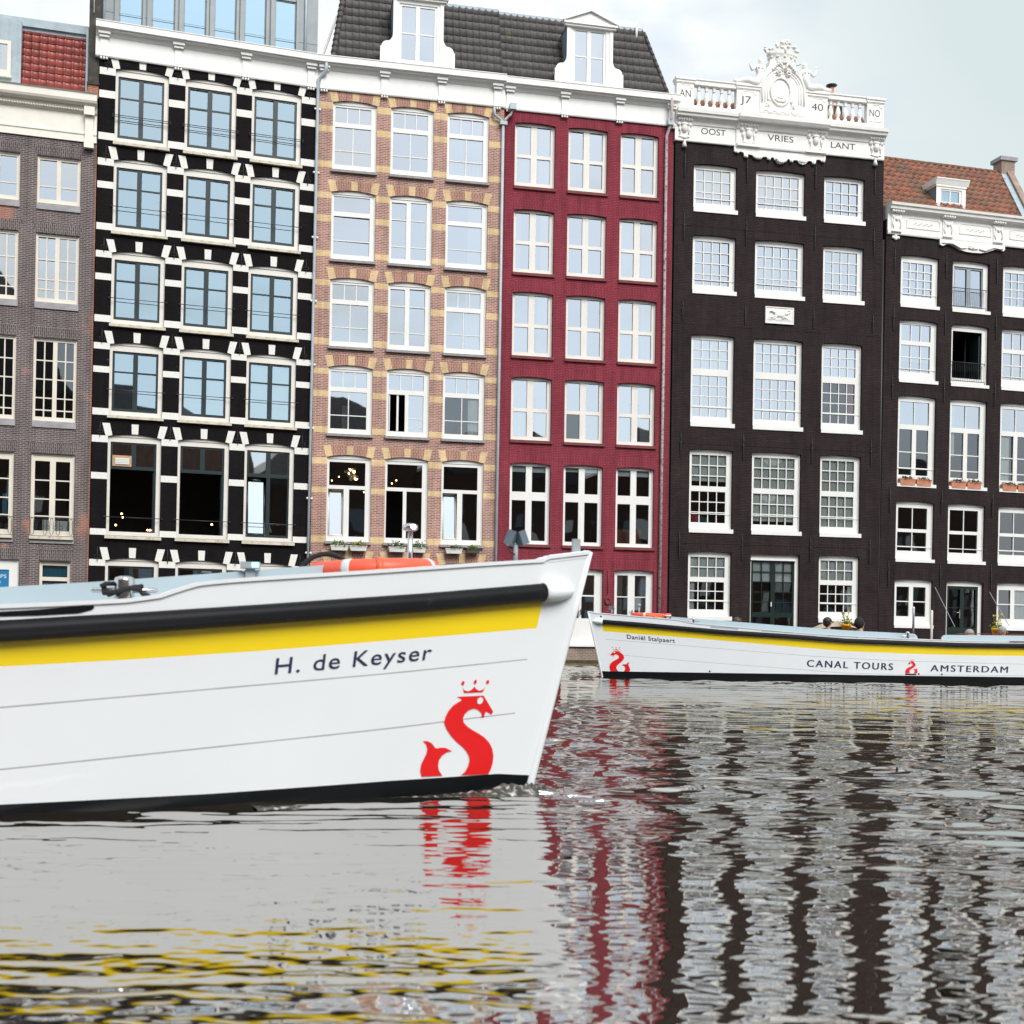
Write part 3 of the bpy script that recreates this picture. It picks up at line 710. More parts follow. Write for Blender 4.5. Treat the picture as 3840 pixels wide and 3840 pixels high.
# ================================================================== house T : orange and yellow brick
h = House('T', 'canal_house', 'orange brick house with yellow brick bands and white window frames'); TH = h
for r in range(6):
    V1, V0 = h.V[r]
    for c in range(3):
        U0, U1 = h.U[c]; rec = .11; g1, g2 = U0 + .08, U1 - .22; m = (g1 + g2) / 2; t3 = (g2 - g1) / 3
        two = (r in (1, 2) and c == 1)
        six = lambda gt='glass', gl='glass', zb=.75: [G((g1, g2, V1 - .69, V1 - .10), [g1 + t3, g1 + 2 * t3], [], glass=gt), G((g1, g2, V0 + .2, V1 - .87), [m], [V0 + zb], glass=gl)]
        cur = []; gm = 'glass'
        if r == 0:
            gz = six()
            if c != 1: cur = [(g1, g2, V0 + .2, V1 - .05, 'curtain_blue' if c == 0 else 'curtain_white', .02)]
        elif two: gz = [G((g1, m - .11, V0 + .2, V1 - .14), [], [V0 + .68, V1 - .8]), G((m + .07, g2, V0 + .2, V1 - .10), [], [V0 + .68, V1 - .8])]
        elif r == 1:
            gz = [G((g1, g2, V1 - .67, V1 - .08)), G((g1, g2, V0 + .2, V1 - .85), [], [V0 + .74])]
            if c == 2: cur = [(g2 - .55, g2, V0 + .2, V1 - .1, 'curtain_white', .015)]
        elif r == 2:
            gz = six()
            if c == 2: cur = [(g2 - .6, g2, V0 + .2, V1 - .1, 'curtain_white', .02)]
        elif r == 3:
            if c == 1: gz = [G((g1, g2, V1 - .69, V1 - .10), [g1 + t3, g1 + 2 * t3]), G((g1, m - .04, V0 + .2, V1 - .87), open=True), G((m + .10, g2, V0 + .2, V1 - .87), [], [V0 + .72], glass='glass')]
            else: gz = six(gl='glass' if c == 0 else 'glass_low', zb=.72)
            if c == 2: cur = [(g2 - .42, g2, V0 + .2, V1 - .8, 'curtain_grey', .02)]
            if c == 0: cur = [(g1, g2, V1 - .9, V1, 'curtain_blue', .015), (g1 + .45, g1 + .75, V0 + .2, V0 + 1.1, 'curtain_white', .02)]
        elif r == 4:
            lo = 'glass_pale'
            gz = [G((g1, g2, V1 - 1.03, V1 - .13), glass='glass_low'), G((g1 - .03, m - .13, V0 + .2, V1 - 1.17), glass=lo, tilt=.27) if c != 1 else G((g1 - .03, m - .06, V0 + .2, V1 - 1.17), open=True), G((m + .08, g2, V0 + .2, V1 - 1.17), glass='glass_low')]
        else: gz = six('glass_low', 'glass_low')
        o, u0, u1, v0, v1 = window(h, U0, U1, V0, V1 + .05, .10, rec, 'white_paint', gz, bt=.035, sill=((.05, .03), -.005, -.10, .12, 'stone_sill'), curtains=cur)
        lintel(h, u0, u1, v1, .10, ['brick_tan_arch', 'brick_yellow'], ht=.45, fl0=.05, fl1=.16, stones=((0, .145), (.45, .575), (.855, 1)), top_rise=.0)
        if r == 3 and c == 1:
            q = MB(); q.box(.42, .50, .15, .17, .25, v1 - v0 - .9); q.box(.12, .16, .15, .5, .25, v1 - v0 - .9); q.build('open_casement', 'white_paint', o)
            q = MB()
            for i in range(40): q.ball((1.15 + random.gauss(0, .1), .25 + random.gauss(0, .03), .38 + random.gauss(0, .1)), random.uniform(.02, .035), 5, 3)
            q.lathe([(.05, 0), (.07, .16)], 1.15, .25, .16, 8, 1); q.build('window_flowers', ['flower_white', 'planter_white'], o)
        if r == 4 and c == 0:
            q = MB()
            for i in range(16): q.ball((1.0 + random.gauss(0, .14), .9 + random.gauss(0, .1), v1 - v0 - .55 + random.gauss(0, .13)), .07, 8, 5, 1 if i % 4 else 0)
            q.build('globe_lamp', ['bulb_warm', 'curtain_grey'], o)
            for (x, z) in ((.24, v1 - v0 - .84), (.52, v1 - v0 - .68), (1.5, 2.02), (1.62, 2.1)):
                q = MB(); q.ball((x, .7, z), .028, 6, 4); q.build('bulb', 'bulb_warm', o)
        if r == 4 and c == 1:
            for (x, z) in ((.35, v1 - v0 - .86), (.52, v1 - v0 - .73)):
                q = MB(); q.ball((x, .7, z), .03, 6, 4); q.build('bulb', 'bulb_warm', o)
bands = [(21.27, 21.53), (20.37, 20.62), (19.0, 19.24), (17.81, 18.05), (16.92, 17.16), (15.56, 15.8), (14.44, 14.67), (13.55, 13.79), (12.16, 12.40), (11.03, 11.25), (10.14, 10.39), (8.76, 9.0), (7.55, 7.79), (6.44, 6.65), (4.52, 4.78), (3.45, 3.7)]
wall(h, 22.2, ['brick_tan', 'brick_yellow'], bands)
white_cornice(h, 0.02, 7.34, [.22, 2.55, 4.80, 7.02], z0=21.97)
def mansard(h, u_lo, u_hi, slopeL, slopeR, z0, y0, ht, dy):
    sl = Vector((0, dy, ht)); ln = sl.length; sl.normalize()
    rf = MB(); tiles(rf, (0, y0, z0), (1, 0, 0), sl, (0, -sl.z, sl.y), lambda s: u_lo + slopeL * s, lambda s: u_hi - slopeR * s, ln, .27, .40, amp=.026, lip=.034)
    o = rf.build('roof', 'tile_dark', h.root)
    return o, sl, ln
roofT, sl, ln = mansard(h, .52, 7.34, .14, 0, 22.9, .38, 3.72, 1.25)
hp = MB()  # rounded hip tiles and the tiled end face
for i in range(13):
    s = i * .29; u = .50 + .14 * s; y = .38 + sl.y * s; z = 22.9 + sl.z * s
    hp.tube([(u - .02, y - .02, z), (u + .14 * .3, y + sl.y * .3 - .02, z + sl.z * .3)], [.125, .105], 8)
hp.build('hip_tiles', 'tile_dark', roofT)
e = MB(); e.poly([(.48, .40, 22.9), (1.02, 1.62, 26.6), (1.02, 7.5, 26.6), (.10, 7.5, 22.9)]); e.build('roof_end', 'tile_dark', roofT)
vb = MB(); vb.tube([(.02, 1.6, 23.3), (1.0, 3.4, 26.9)], .06, 4); vb.build('verge_board', 'white_paint', roofT)
rg = MB(); rg.box(1.0, 7.33, 1.60, 1.72, 26.54, 26.68); rg.build('ridge_flashing', 'zinc', roofT)
pr = MB(); pr.box(1.1, 7.33, 1.85, 7.5, 26.3, 27.0); pr.build('roof_parapet', 'white_paint', roofT)
def dormer(h, roof, u0, u1, s0, s1, w0, w1, zb, wb, wt, zt):
    y = .30; d = MB()
    d.holed(u0, u1, zb, zt, [(w0 - .1, w1 + .1, wb - .09, wt + .09)], y, .06)
    d.box(u0, u0 + .14, y - .03, y, zb, zt); d.box(u1 - .14, u1, y - .03, y, zb, zt)
    for s, a, b in ((1, s0, u0), (-1, s1, u1)):  # scrolled wings
        w = abs(b - a); pts = [(a, zb), (a, zb + .62), (a + s * .05, zb + .63)]
        for i in range(9):
            t = i / 8 * PI / 2; pts.append((a + s * (.05 + (w * .5) * (1 - math.cos(t))), zb + .63 + .22 * math.sin(t)))
        for i in range(1, 9):
            t = i / 8 * PI / 2; pts.append((a + s * (.05 + w * .5 + (w * .5 - .05) * math.sin(t)), zb + .85 + .33 * (1 - math.cos(t))))
        pts.append((b, zb)); 
        if s < 0: pts = pts[::-1]
        d.prism(pts[::-1] if s > 0 else pts[::-1], y - .005, y + .06)
    d.box(s0 - .03, s1 + .03, y - .1, y + .06, zb - .06, zb)
    d.box(u0 - .10, u1 + .10, y - .12, y + .06, zt - .02, zt + .06); d.box(u0 - .16, u1 + .16, y - .18, y + .06, zt + .06, zt + .14)
    m = (u0 + u1) / 2; ax = zt + .62
    d.prism([(u0 - .14, zt + .14), (u1 + .14, zt + .14), (m, ax)], y - .10, y + .06)
    for s in (-1, 1):
        e = u0 - .2 if s < 0 else u1 + .2
        q = [(e, zt + .14), (e, zt + .22), (m, ax + .1), (m, ax)]
        d.prism(q if s > 0 else q[::-1], y - .2, y + .06)
    o = d.build('dormer', 'white_paint', roof)
    k = MB()
    k.poly([(u0 + .02, y + .06, zb), (u0 + .02, 2.2, zb), (u0 + .02, 2.2, zt), (u0 + .02, y + .06, zt)]); k.poly([(u1 - .02, y + .06, zb), (u1 - .02, 2.2, zb), (u1 - .02, 2.2, zt), (u1 - .02, y + .06, zt)])
    k.poly([(u0, y + .06, zt + .05), (u1, y + .06, zt + .05), (u1, 2.2, zt + .05), (u0, 2.2, zt + .05)]); k.build('dormer_side', 'zinc_dark', roof)
    mm = (w0 + w1) / 2; f = MB()
    gl = [(w0, mm - .09, wb, wt), (mm + .07, w1, wb, wt)]
    f.holed(w0 - .1, w1 + .1, wb - .09, wt + .09, gl, y + .04, .05)
    for g in gl: f.box(g[0], g[1], y + .055, y + .085, (wb + wt) / 2 - .025, (wb + wt) / 2 + .025)
    fo = f.build('dormer_window', 'white_paint', roof)
    p = MB()
    for g in gl: p.poly([(g[0], y + .082, g[2]), (g[1], y + .082, g[2]), (g[1], y + .082, g[3]), (g[0], y + .082, g[3])])
    p.build('dormer_pane', 'glass', roof)
    b = MB(); b.poly([(w0, 1.0, wb - .1), (w1, 1.0, wb - .1), (w1, 1.0, wt + .2), (w0, 1.0, wt + .2)]); b.build('dormer_blind', 'curtain_grey', roof)
dormer(h, roofT, 2.88, 4.88, 2.39, 5.35, 3.22, 4.52, 23.45, 23.63, 25.74, 26.0)
px = 7.27
pipe(h, 'drain_pipe', [(px, -.10, 21.35), (px, -.09, 12), (px - .01, -.09, .3)], .06, 'zinc_pipe')
q = MB(); q.tube([(6.88, -.2, 21.88), (6.9, -.17, 21.62), (7.2, -.1, 21.46), (7.27, -.1, 21.36)], .055, 8); q.tube([(7.62, -.2, 21.9), (7.58, -.15, 21.72), (7.36, -.1, 21.5), (7.29, -.1, 21.36)], .055, 8, 1)
q.box(7.50, 7.76, -.32, -.08, 21.86, 22.1, 0); q.box(7.13, 7.42, -.2, -.02, 21.26, 21.40, 0); q.build('drain_branch', ['zinc_pipe', 'rusty_pipe'], h.root)

# ================================================================== house R : red painted brick
h = House('R', 'canal_house', 'dark red painted brick house with white cross windows'); RR = h
for r in range(6):
    V1, V0 = h.V[r]
    for c in range(3):
        U0, U1 = h.U[c]; rec = .16; H = V1 - V0
        if r < 5:
            a, b = U0 + .07, U1 - .17; m = (a + b) / 2 + .0; zm = V0 + .49 * H if r < 4 else V0 + .635 * H
            l, rr = (a, m - .125), (m + .125, b)
            gl = 'glass' if r < 4 else 'glass_low'
            if r == 3 and c == 1: gl2 = 'glass_low'
            else: gl2 = gl
            gz = [G((l[0], l[1], zm + .07, V1 - .07), glass=gl), G((rr[0], rr[1], zm + .07, V1 - .07), glass=gl), G((l[0], l[1], V0 + .15, zm - .07 - (.2 if r == 4 else 0)), glass=gl2), G((rr[0], rr[1], V0 + .15, zm - .07 - (.2 if r == 4 else 0)), glass=gl)]
            cur = []
            if r in (0, 1, 2) and c != 1:
                cur = [(l[0], l[1], V0 + .1, V1, 'curtain_white', .02), (rr[0] + .1, rr[1], V0 + .1, V1, 'curtain_white', .02)]
            if r == 1 and c == 0: cur = [(l[0], l[0] + .2, V0 + .1, V1, 'curtain_white', .02), (rr[1] - .35, rr[1], V0 + .1, V1, 'curtain_white', .02)]
            if r == 3 and c != 1: cur = [(l[0], rr[1], zm + .5, V1, 'curtain_white', 0), (l[0], l[1] - .1, V0 + .1, zm + .5, 'curtain_grey', .025), (rr[0] + .12, rr[1], V0 + .1, zm + .5, 'curtain_grey', .025)]
            if r == 4: cur = [(l[0], rr[1], V1 - (.30 if c != 1 else .22), V1, 'curtain_white', 0)]
            o, u0, u1, v0, v1 = window(h, U0, U1, V0, V1, .06, rec, 'white_paint' if r > 3 else 'pale_trim', gz, sill=((.03, .05), -.0, -.11, .08, 'red_paint_sill'), curtains=cur)
            if r == 4 and c == 2:
                q = MB(); q.box(.3, 1.4, .9, 1.3, .2, .8); q.build('indoor_cabinet', 'varnish', o)
        else:
            if c == 0: continue
            if c == 1: gz = [G((3.0, 3.4, 2.72, V1 - .2), glass='glass'), G((3.50, 4.03, 2.72, V1 - .2), glass='glass'), G((3.0, 3.4, 1.78, 2.66)), G((3.50, 4.03, 1.78, 2.66))]
            else: gz = [G((4.99, 5.45, 2.70, 3.55)), G((5.74, 6.22, 2.70, 3.55)), G((4.99, 5.45, 1.5, 2.66)), G((5.74, 6.22, 1.5, 2.66))]
            cur = [(4.99, 5.22, 1.0, 3.6, 'curtain_white', .02), (6.0, 6.24, 1.0, 3.6, 'curtain_white', .02)] if c == 2 else []
            o, u0, u1, v0, v1 = window(h, 2.70 if c == 1 else U0, 4.36 if c == 1 else 6.5, .72, V1, .06, rec, 'white_paint', gz, name='door', curtains=cur, sill=((.05, .05), .0, -.08, .1, 'white_paint'))
            q = MB(); q.box((u1 - u0) / 2 - .05, (u1 - u0) / 2 - .02, rec - .08, rec - .03, 1.2, 1.45); q.tube([((u1 - u0) / 2 - .035, rec - .08, 1.4), ((u1 - u0) / 2 - .16, rec - .08, 1.4)], .012, 6); q.build('handle', 'steel', o)
        lintel(h, u0, u1, v1, .06, ['brick_red_arch'], ht=.44, fl0=.03, fl1=.14, y=-.004, top_rise=.05)
wall(h, 22.2, ['brick_red', 'brick_base'], bands=[(-1.0, .70)])
ml = MB(); ml.box(-.02, 7.13, -.05, 0, -.5, .10); ml.build('waterline_moss', 'moss_green', h.root)
white_cornice(h, 0.03, 7.30, [.24, 2.50, 4.80, 7.0], z0=21.97)
roofR, sl, ln = mansard(h, -.02, 7.22, 0, .25, 22.9, .38, 3.72, 1.25)
hp = MB()
for i in range(13):
    s = i * .29; u = 7.24 - .25 * s; y = .38 + sl.y * s; z = 22.9 + sl.z * s
    hp.tube([(u, y - .02, z), (u - .25 * .3, y + sl.y * .3 - .02, z + sl.z * .3)], [.085, .07], 8)
hp.build('hip_tiles', 'tile_dark', roofR)
e = MB(); e.poly([(7.26, .40, 22.9), (6.28, 1.62, 26.6), (6.28, 7.5, 26.6), (7.26, 7.5, 22.9)]); e.build('roof_end', 'tile_dark', roofR)
rg = MB(); rg.box(-.02, 6.25, 1.60, 1.72, 26.54, 26.68); rg.build('ridge_flashing', 'zinc', roofR)
pr = MB(); pr.box(-.02, 6.15, 1.85, 7.5, 26.3, 27.0); pr.build('roof_parapet', 'white_paint', roofR)
pp = MB(); pp.tube([(5.95, 1.5, 26.0), (5.95, 1.5, 26.9)], .05, 8); pp.build('vent_pipe', 'white_paint', roofR)
dormer(h, roofR, 2.64, 4.58, 2.16, 5.04, 2.99, 4.19, 23.40, 23.57, 25.65, 25.78)
px = 6.80
pipe(h, 'drain_pipe', [(6.92, -.36, 23.0), (6.93, -.34, 22.3), (6.90, -.18, 21.9), (px, -.1, 21.55), (px, -.09, 12), (px - .03, -.09, .9)], .065, 'rusty_pipe')
q = MB(); q.box(6.80, 7.04, -.30, -.1, 21.95, 22.2); q.build('rainwater_head', 'zinc_pipe', h.root)
q = MB(); q.tube([(4.6, -.05, 3.75), (4.6, -.05, 2.78)], .018, 6); q.tube([(4.6 + .1 * math.cos(t * PI / 6), -.07, 2.5 + .12 * math.sin(t * PI / 6)) for t in range(12)], .022, 6, closed=True); q.box(4.48, 4.74, -.04, 0, 2.40, 2.62)
q.build('mooring_ring', 'red_iron', h.root)
q = MB(); q.box(7.125, 7.16, .05, 8, -.5, 22); q.build('seam_gap_dark', 'black_pipe', h.root)  # black strip standing in for the shade in the gap between the houses
# ================================================================== house D : dark brown with carved white gable
h = House('D', 'canal_house', 'dark brown brick house with a carved white gable, crown and balustrade'); D = h
def even(a, b, n): return [a + (b - a) * (i + 1) / n for i in range(n - 1)]
for r in range(5):
    V1, V0 = h.V[r]
    for c in range(3):
        U0, U1 = h.U[c]; rec = .16; n = 5 if c == 1 else 4
        a, b = U0 + .07, U1 - .24
        sl_ = ((.02, .06), .0, -.02, .03, 'white_paint')
        cur = []; sb = V0 + .20
        if r == 0:
            gz = [G((a, b, V0 + .36, V1 - .16), even(a, b, n), even(V0 + .36, V1 - .16, 3))]; cur = [(a, b, V0 + .85, V1, 'curtain_white', 0)]
            if c < 1: cur = [(a, b, V0 + .3, V1, 'curtain_white', 0)]
        elif r == 1:
            gz = [G((a, b, V0 + .36, V1 - .18), even(a, b, n), even(V0 + .36, V1 - .18, 4))]
        elif r == 2:
            gz = [G((a, b, V0 + 2.38, V1 - .15), even(a, b, n), even(V0 + 2.38, V1 - .15, 3), glass='glass'), G((a - .02, b - .02, V0 + .42, V0 + 2.10), even(a - .02, b - .02, n), even(V0 + .42, V0 + 2.10, 4), glass='glass' if c < 2 else 'glass_low')]
            cur = [(a, b, V0 + 2.25, V1, 'curtain_white', 0)]
            if c != 1: cur.append((a - .1, a + .22, V0 + .3, V0 + 2.2, 'curtain_red', .03) if c == 0 else (b - .28, b, V0 + .9, V0 + 2.1, 'curtain_red', .03))
        elif r == 3:
            gz = [G((a, b, V0 + 1.92, V1 - .18), even(a, b, n), even(V0 + 1.92, V1 - .18, 3), glass='glass_low'), G((a - .02, b - .02, V0 + .42, V0 + 1.70), even(a - .02, b - .02, n), even(V0 + .42, V0 + 1.70, 3), glass='glass_low')]
            if c == 0: cur = [(a, b, V0 + 2.12, V1, 'curtain_grey', .006)]
            else: cur = [(a, b, V0 + (.56 if c == 1 else .3), V1, 'curtain_grey', .012)]
        else:
            if c == 1:
                a2, b2 = U0 + .03, U1 - .18; m = (a2 + b2) / 2
                dl = [(a2 + .06, m - .1), (m + .1, b2 - .1)]
                gz = []
                for q in dl:
                    qm = (q[0] + q[1]) / 2
                    gz.append(G((q[0], q[1], V1 - 2.40, V1 - .30), [qm], even(V1 - 2.40, V1 - .30, 5), t=.035, glass='glass_low'))
                    gz.append(G((q[0], q[1], V1 - 3.3, V1 - 2.6), [], [], glass='glass_low'))
                cur = [(a2, b2, V1 - 1.12, V1 - .2, 'curtain_white', .006)]
                o, u0, u1, v0, v1 = window(h, U0, U1, V1 - 3.7, V1, .0, rec, 'white_paint', gz, leaf=(U0 + .01, U1 - .17, V1 - 3.65, V1 - .25), leafmat='door_green', name='door', curtains=cur)
                q = MB(); q.box((u1 - u0) / 2 - .10, (u1 - u0) / 2 - .06, rec + .02, rec + .05, 1.55, 1.74); q.build('handle', 'white_paint', o)
                q = MB(); q.box(.0, u1 - u0 - .12, rec - .06, rec, v1 - v0 - .25, v1 - v0 - .20); q.build('door_hood', 'white_paint', o)
            else:
                gz = [G((a, b, V0 + 1.78, V1 - .18), even(a, b, n), even(V0 + 1.78, V1 - .18, 2), glass='glass_low'), G((a - .02, b - .02, V0 + .45, V0 + 1.58), even(a - .02, b - .02, n), even(V0 + .45, V0 + 1.58, 3), glass='glass_low')]
                cur = [(a, b, V0 + 1.72, V1, 'curtain_grey', .006)]
                cur.append((a - .05, a + .2, V0 + .3, V0 + 1.7, 'curtain_white', .03) if c == 0 else (b - .22, b, V0 + .3, V0 + 1.7, 'curtain_white', .03))
        if not (r == 4 and c == 1):
            o, u0, u1, v0, v1 = window(h, U0, U1, V0, V1, .05, rec, 'white_paint', gz, bt=.038, sill=((.0, .05), .17, .0, .035, 'white_paint'), curtains=cur)
            if r < 4 or True:  # thin rail with a white stop across the lower sash
                q = MB(); z = V0 + (.62 if r < 2 else .84 if r == 2 else .80) - v0
                q.box(.1, u1 - u0 - .02, rec - .02, rec - .003, z - .016, z + .016); q.ball((u1 - u0 - .05, rec - .03, z), .03, 6, 4); q.build('sash_rail', 'white_paint', o)
            if r == 3 and c == 0:
                q = MB(); q.ball((.35, .7, .35), (.5, .1, .5), 12, 6); q.build('indoor_chair', 'curtain_red', o)
        lintel(h, u0, u1, v1, .05 if not (r == 4 and c == 1) else 0, ['brick_brown_arch'], ht=.46, fl0=.02, fl1=.12, y=-.004, top_rise=.05)
wall(h, 21.6, ['brick_brown'])
for u in (.40, 3.12, 6.16, 8.85):
    for v0, v1 in ((19.96, 21.1), (17.37, 18.54), (14.09, 14.92), (8.46, 9.58), (4.32, 5.43)): anchor(h, u, v0, v1)
for z in (18.0, 13.95, 9.05, 4.95):  # drip course lines
    q = MB(); q.box(.02, 9.2, -.012, -.001, z, z + .02); q.build('string_course', 'brick_brown', h.root)
# carved white top
S = MB()
S.profile([(0, 21.42), (-.08, 21.42), (-.10, 21.45), (-.10, 21.54), (-.07, 21.57), (-.07, 22.10), (-.11, 22.12), (-.14, 22.24), (-.24, 22.36), (-.36, 22.38), (-.38, 22.46), (-.44, 22.50), (-.46, 22.64), (.5, 22.68), (.5, 21.42)], -.05, 9.24)
S.profile([(-.06, 21.40), (-.16, 21.40), (-.18, 21.45), (-.18, 21.54), (-.13, 21.58), (-.13, 22.10), (-.19, 22.14), (-.32, 22.37), (-.46, 22.39), (-.54, 22.50), (-.55, 22.655), (-.06, 22.69)], 2.58, 6.58)
for a, b in ((2.62, 3.62), (5.62, 6.54)): S.box(a, b, -.22, -.12, 21.42, 21.52)
ent = S.build('entablature', 'white_stone', h.root)
for k, (txt, a, b, v) in enumerate((('OOST', 1.10, 2.17, 21.79), ('VRIES', 3.98, 5.13, 21.77), ('LANT', 6.84, 7.94, 21.75))):
    y = -.074 if k != 1 else -.134
    lettering(txt, a - .03, b - .03, v - .0, v + .245, y, 'letter_black', ent, bold=.004)
def console(parent, a, b, zt, zb, y):
    k = MB(); m = (a + b) / 2; w = (b - a) / 2; y += .035
    for i in range(6): k.ball((a + (i + .5) * (b - a) / 6, y - .12, zt - .06), ((b - a) / 10, .11, .075), 8, 5)
    k.prism([(m - w * .62, zb), (m + w * .62, zb), (m + w * .8, zt - .1), (m - w * .8, zt - .1)], y - .06, y)
    for s in (-1, 1):
        k.ball((m + s * w * .72, y - .06, zt - .24), (.09, .08, .09), 8, 5); k.ball((m + s * w * .6, y - .06, zt - .45), (.06, .06, .1), 8, 5); k.ball((m + s * w * .5, y - .06, zb + .08), (.1, .05, .06), 8, 5)
        k.tube([(m + s * w * .7, y - .07, zt - .2), (m + s * w * .5, y - .09, zt - .4), (m + s * w * .6, y - .07, zb + .05)], .025, 6)
    k.ball((m, y - .10, (zt + zb) / 2), (.13, .09, .17), 10, 7); k.ball((m, y - .17, (zt + zb) / 2 - .01), (.025, .03, .04), 6, 4)
    k.ball((m, y - .11, zt - .24), (.17, .07, .07), 8, 5); k.ball((m, y - .07, zb + .04), (.14, .05, .05), 8, 5)
    return k.build('carved_bracket', 'white_stone', parent)
for a, b, mid in ((.02, .66, 0), (2.70, 3.52, 1), (5.66, 6.52, 1), (8.52, 9.20, 0)): console(ent, a, b, 22.34, 21.52, -.07 if not mid else -.13)
for u in (.36, 8.84):
    k = MB(); k.lathe([(.04, .42), (.05, .34), (.07, .27), (.05, .23), (.07, .18), (.11, .0)], u, -.06, 21.18, 8); k.build('carved_drop', 'white_stone', ent)
ap = MB()
out = [(2.56, 21.44), (2.56, 21.20), (2.66, 21.14), (2.76, 21.18), (2.85, 21.2), (2.97, 21.17), (3.01, 21.02), (3.08, 20.98), (3.16, 21.04), (3.17, 21.12), (3.36, 21.10), (3.45, 21.0), (3.6, 20.95), (3.75, 20.97), (3.84, 21.08), (4.0, 21.08), (4.05, 20.98), (4.14, 20.97), (4.18, 21.06), (4.28, 21.1), (4.34, 21.0), (4.42, 20.96), (4.50, 20.86), (4.62, 20.84), (4.75, 20.88), (4.82, 20.98), (4.9, 21.08),
       (5.0, 21.08), (5.04, 20.98), (5.13, 20.98), (5.18, 21.06), (5.36, 21.06), (5.45, 20.95), (5.6, 20.90), (5.74, 20.95), (5.84, 21.08), (6.0, 21.08), (6.04, 20.98), (6.12, 20.97), (6.18, 21.05), (6.2, 21.16), (6.36, 21.18), (6.48, 21.09), (6.58, 21.12), (6.62, 21.22), (6.62, 21.44)]
ap.prism([(p[0] - .05, p[1] + .01) for p in out], -.10, -.001)
for u, z in ((3.05, 21.03), (4.05, 21.02), (5.05, 21.02), (6.05, 21.02), (2.66, 21.18), (6.48, 21.14)): ap.ball((u, -.11, z), (.07, .05, .07), 8, 5)
for u in (3.55, 5.55): ap.ball((u, -.10, 21.05), (.2, .05, .09), 10, 5)
for i in range(7): ap.tube([(4.58, -.11, 21.0), (4.58 + .26 * math.cos(PI * (i + .5) / 7 + PI), -.13, 21.08 + .2 * math.sin(PI * (i + .5) / 7 + PI))], [.03, .05], 6)
ap.build('carved_apron', 'white_stone', ent)
bal = MB(); y0, y1 = -.06, .22
bal.box(-.02, 9.2, y0 - .02, y1 + .02, 22.66, 22.93)
for a, b in ((0, .74), (2.60, 3.62), (5.70, 6.64), (8.45, 9.2)): bal.box(a, b, y0, y1, 22.93, 23.80); bal.box(a - .03, b + .03, y0 - .05, y1 + .05, 23.84, 23.94); bal.box(a - .06, b + .06, y0 - .09, y1 + .09, 23.94, 24.04)
for a, b in ((0, .74), (2.60, 3.62), (5.70, 6.64), (8.45, 9.2)): bal.box(a - .01, b + .01, y0 - .02, y1 + .02, 23.80, 23.84)
for a, b in ((.74, 2.60), (6.64, 8.45)): bal.box(a + .03, b - .03, y0 - .02, y1 + .02, 23.80, 23.98); bal.box(a + .06, b - .06, y0 - .06, y1 + .06, 23.98, 24.03)
for a, b in ((.06, .68), (2.76, 3.46), (5.82, 6.54), (8.52, 9.12)):  # carved panel outlines
    pts = [(a, y0 - .008, 23.02), (b, y0 - .008, 23.02), (b, y0 - .008, 23.62), (b - .1, y0 - .008, 23.64), (b - .13, y0 - .008, 23.74), (a + .13, y0 - .008, 23.74), (a + .1, y0 - .008, 23.64), (a, y0 - .008, 23.62)]
    bal.tube(pts, .012, 4, closed=True)
bo = bal.build('balustrade', 'white_stone', h.root)
for c0 in (.985, 1.315, 1.645, 1.975, 2.305, 6.83, 7.165, 7.49, 7.82, 8.15):
    b = MB(); b.lathe([(.085, 0), (.085, .12), (.06, .13), (.05, .18), (.085, .26), (.115, .34), (.10, .44), (.06, .58), (.045, .66), (.075, .67), (.075, .71), (.055, .72), (.085, .78), (.085, .872)], c0 + .01, .08, 22.93, 10)
    b.build('baluster', 'white_stone', bo)
for txt, a, b, v in (('AN', .12, .61, 23.25), ('J7', 2.76, 3.24, 23.25), ('40', 5.92, 6.44, 23.25), ('NO', 8.55, 9.03, 23.25)):
    lettering(txt, a, b, v, v + .29, y0 - .004, 'letter_black', bo, bold=.0)
cr = MB(); yb = .25
blk = [(3.60, 22.93), (5.71, 22.93), (5.71, 23.95), (5.55, 24.10), (5.42, 24.40), (5.25, 24.68), (5.16, 24.9), (5.13, 25.12), (5.0, 25.18), (4.62, 25.26), (4.2, 25.2), (4.02, 25.12), (3.98, 24.9), (3.88, 24.66), (3.74, 24.42), (3.63, 24.12)]
cr.prism(blk, -.12, yb)
for rad, rr in ((.93, .05), (.80, .025), (.70, .02)):
    cr.tube([(4.62 - rad, -.125, 23.35)] + [(4.62 + rad * math.cos(PI - PI * i / 16), -.125, 23.93 + rad * .98 * math.sin(PI * i / 16)) for i in range(17)] + [(4.62 + rad, -.125, 23.35)], rr, 6)
cr.tube([(4.5 + .44 * math.cos(2 * PI * i / 24), -.15, 23.83 + .57 * math.sin(2 * PI * i / 24)) for i in range(24)], .045, 6, closed=True)
cr.ball((4.5, -.11, 23.83), (.40, .04, .53), 20, 8)
cr.prism([(4.25, 23.52), (4.75, 23.50), (4.64, 23.42), (4.36, 23.43)], -.19, -.12); cr.ball((4.5, -.16, 23.60), (.12, .04, .06), 8, 5); cr.ball((4.5, -.16, 23.3), (.06, .04, .05), 8, 5)
wavy = [(3.78 + .1 * i, 22.98 + .05 * math.sin(i * 1.7)) for i in range(17)]
cr.prism(wavy + [(5.3, 23.12), (3.85, 23.12)], -.17, -.12)
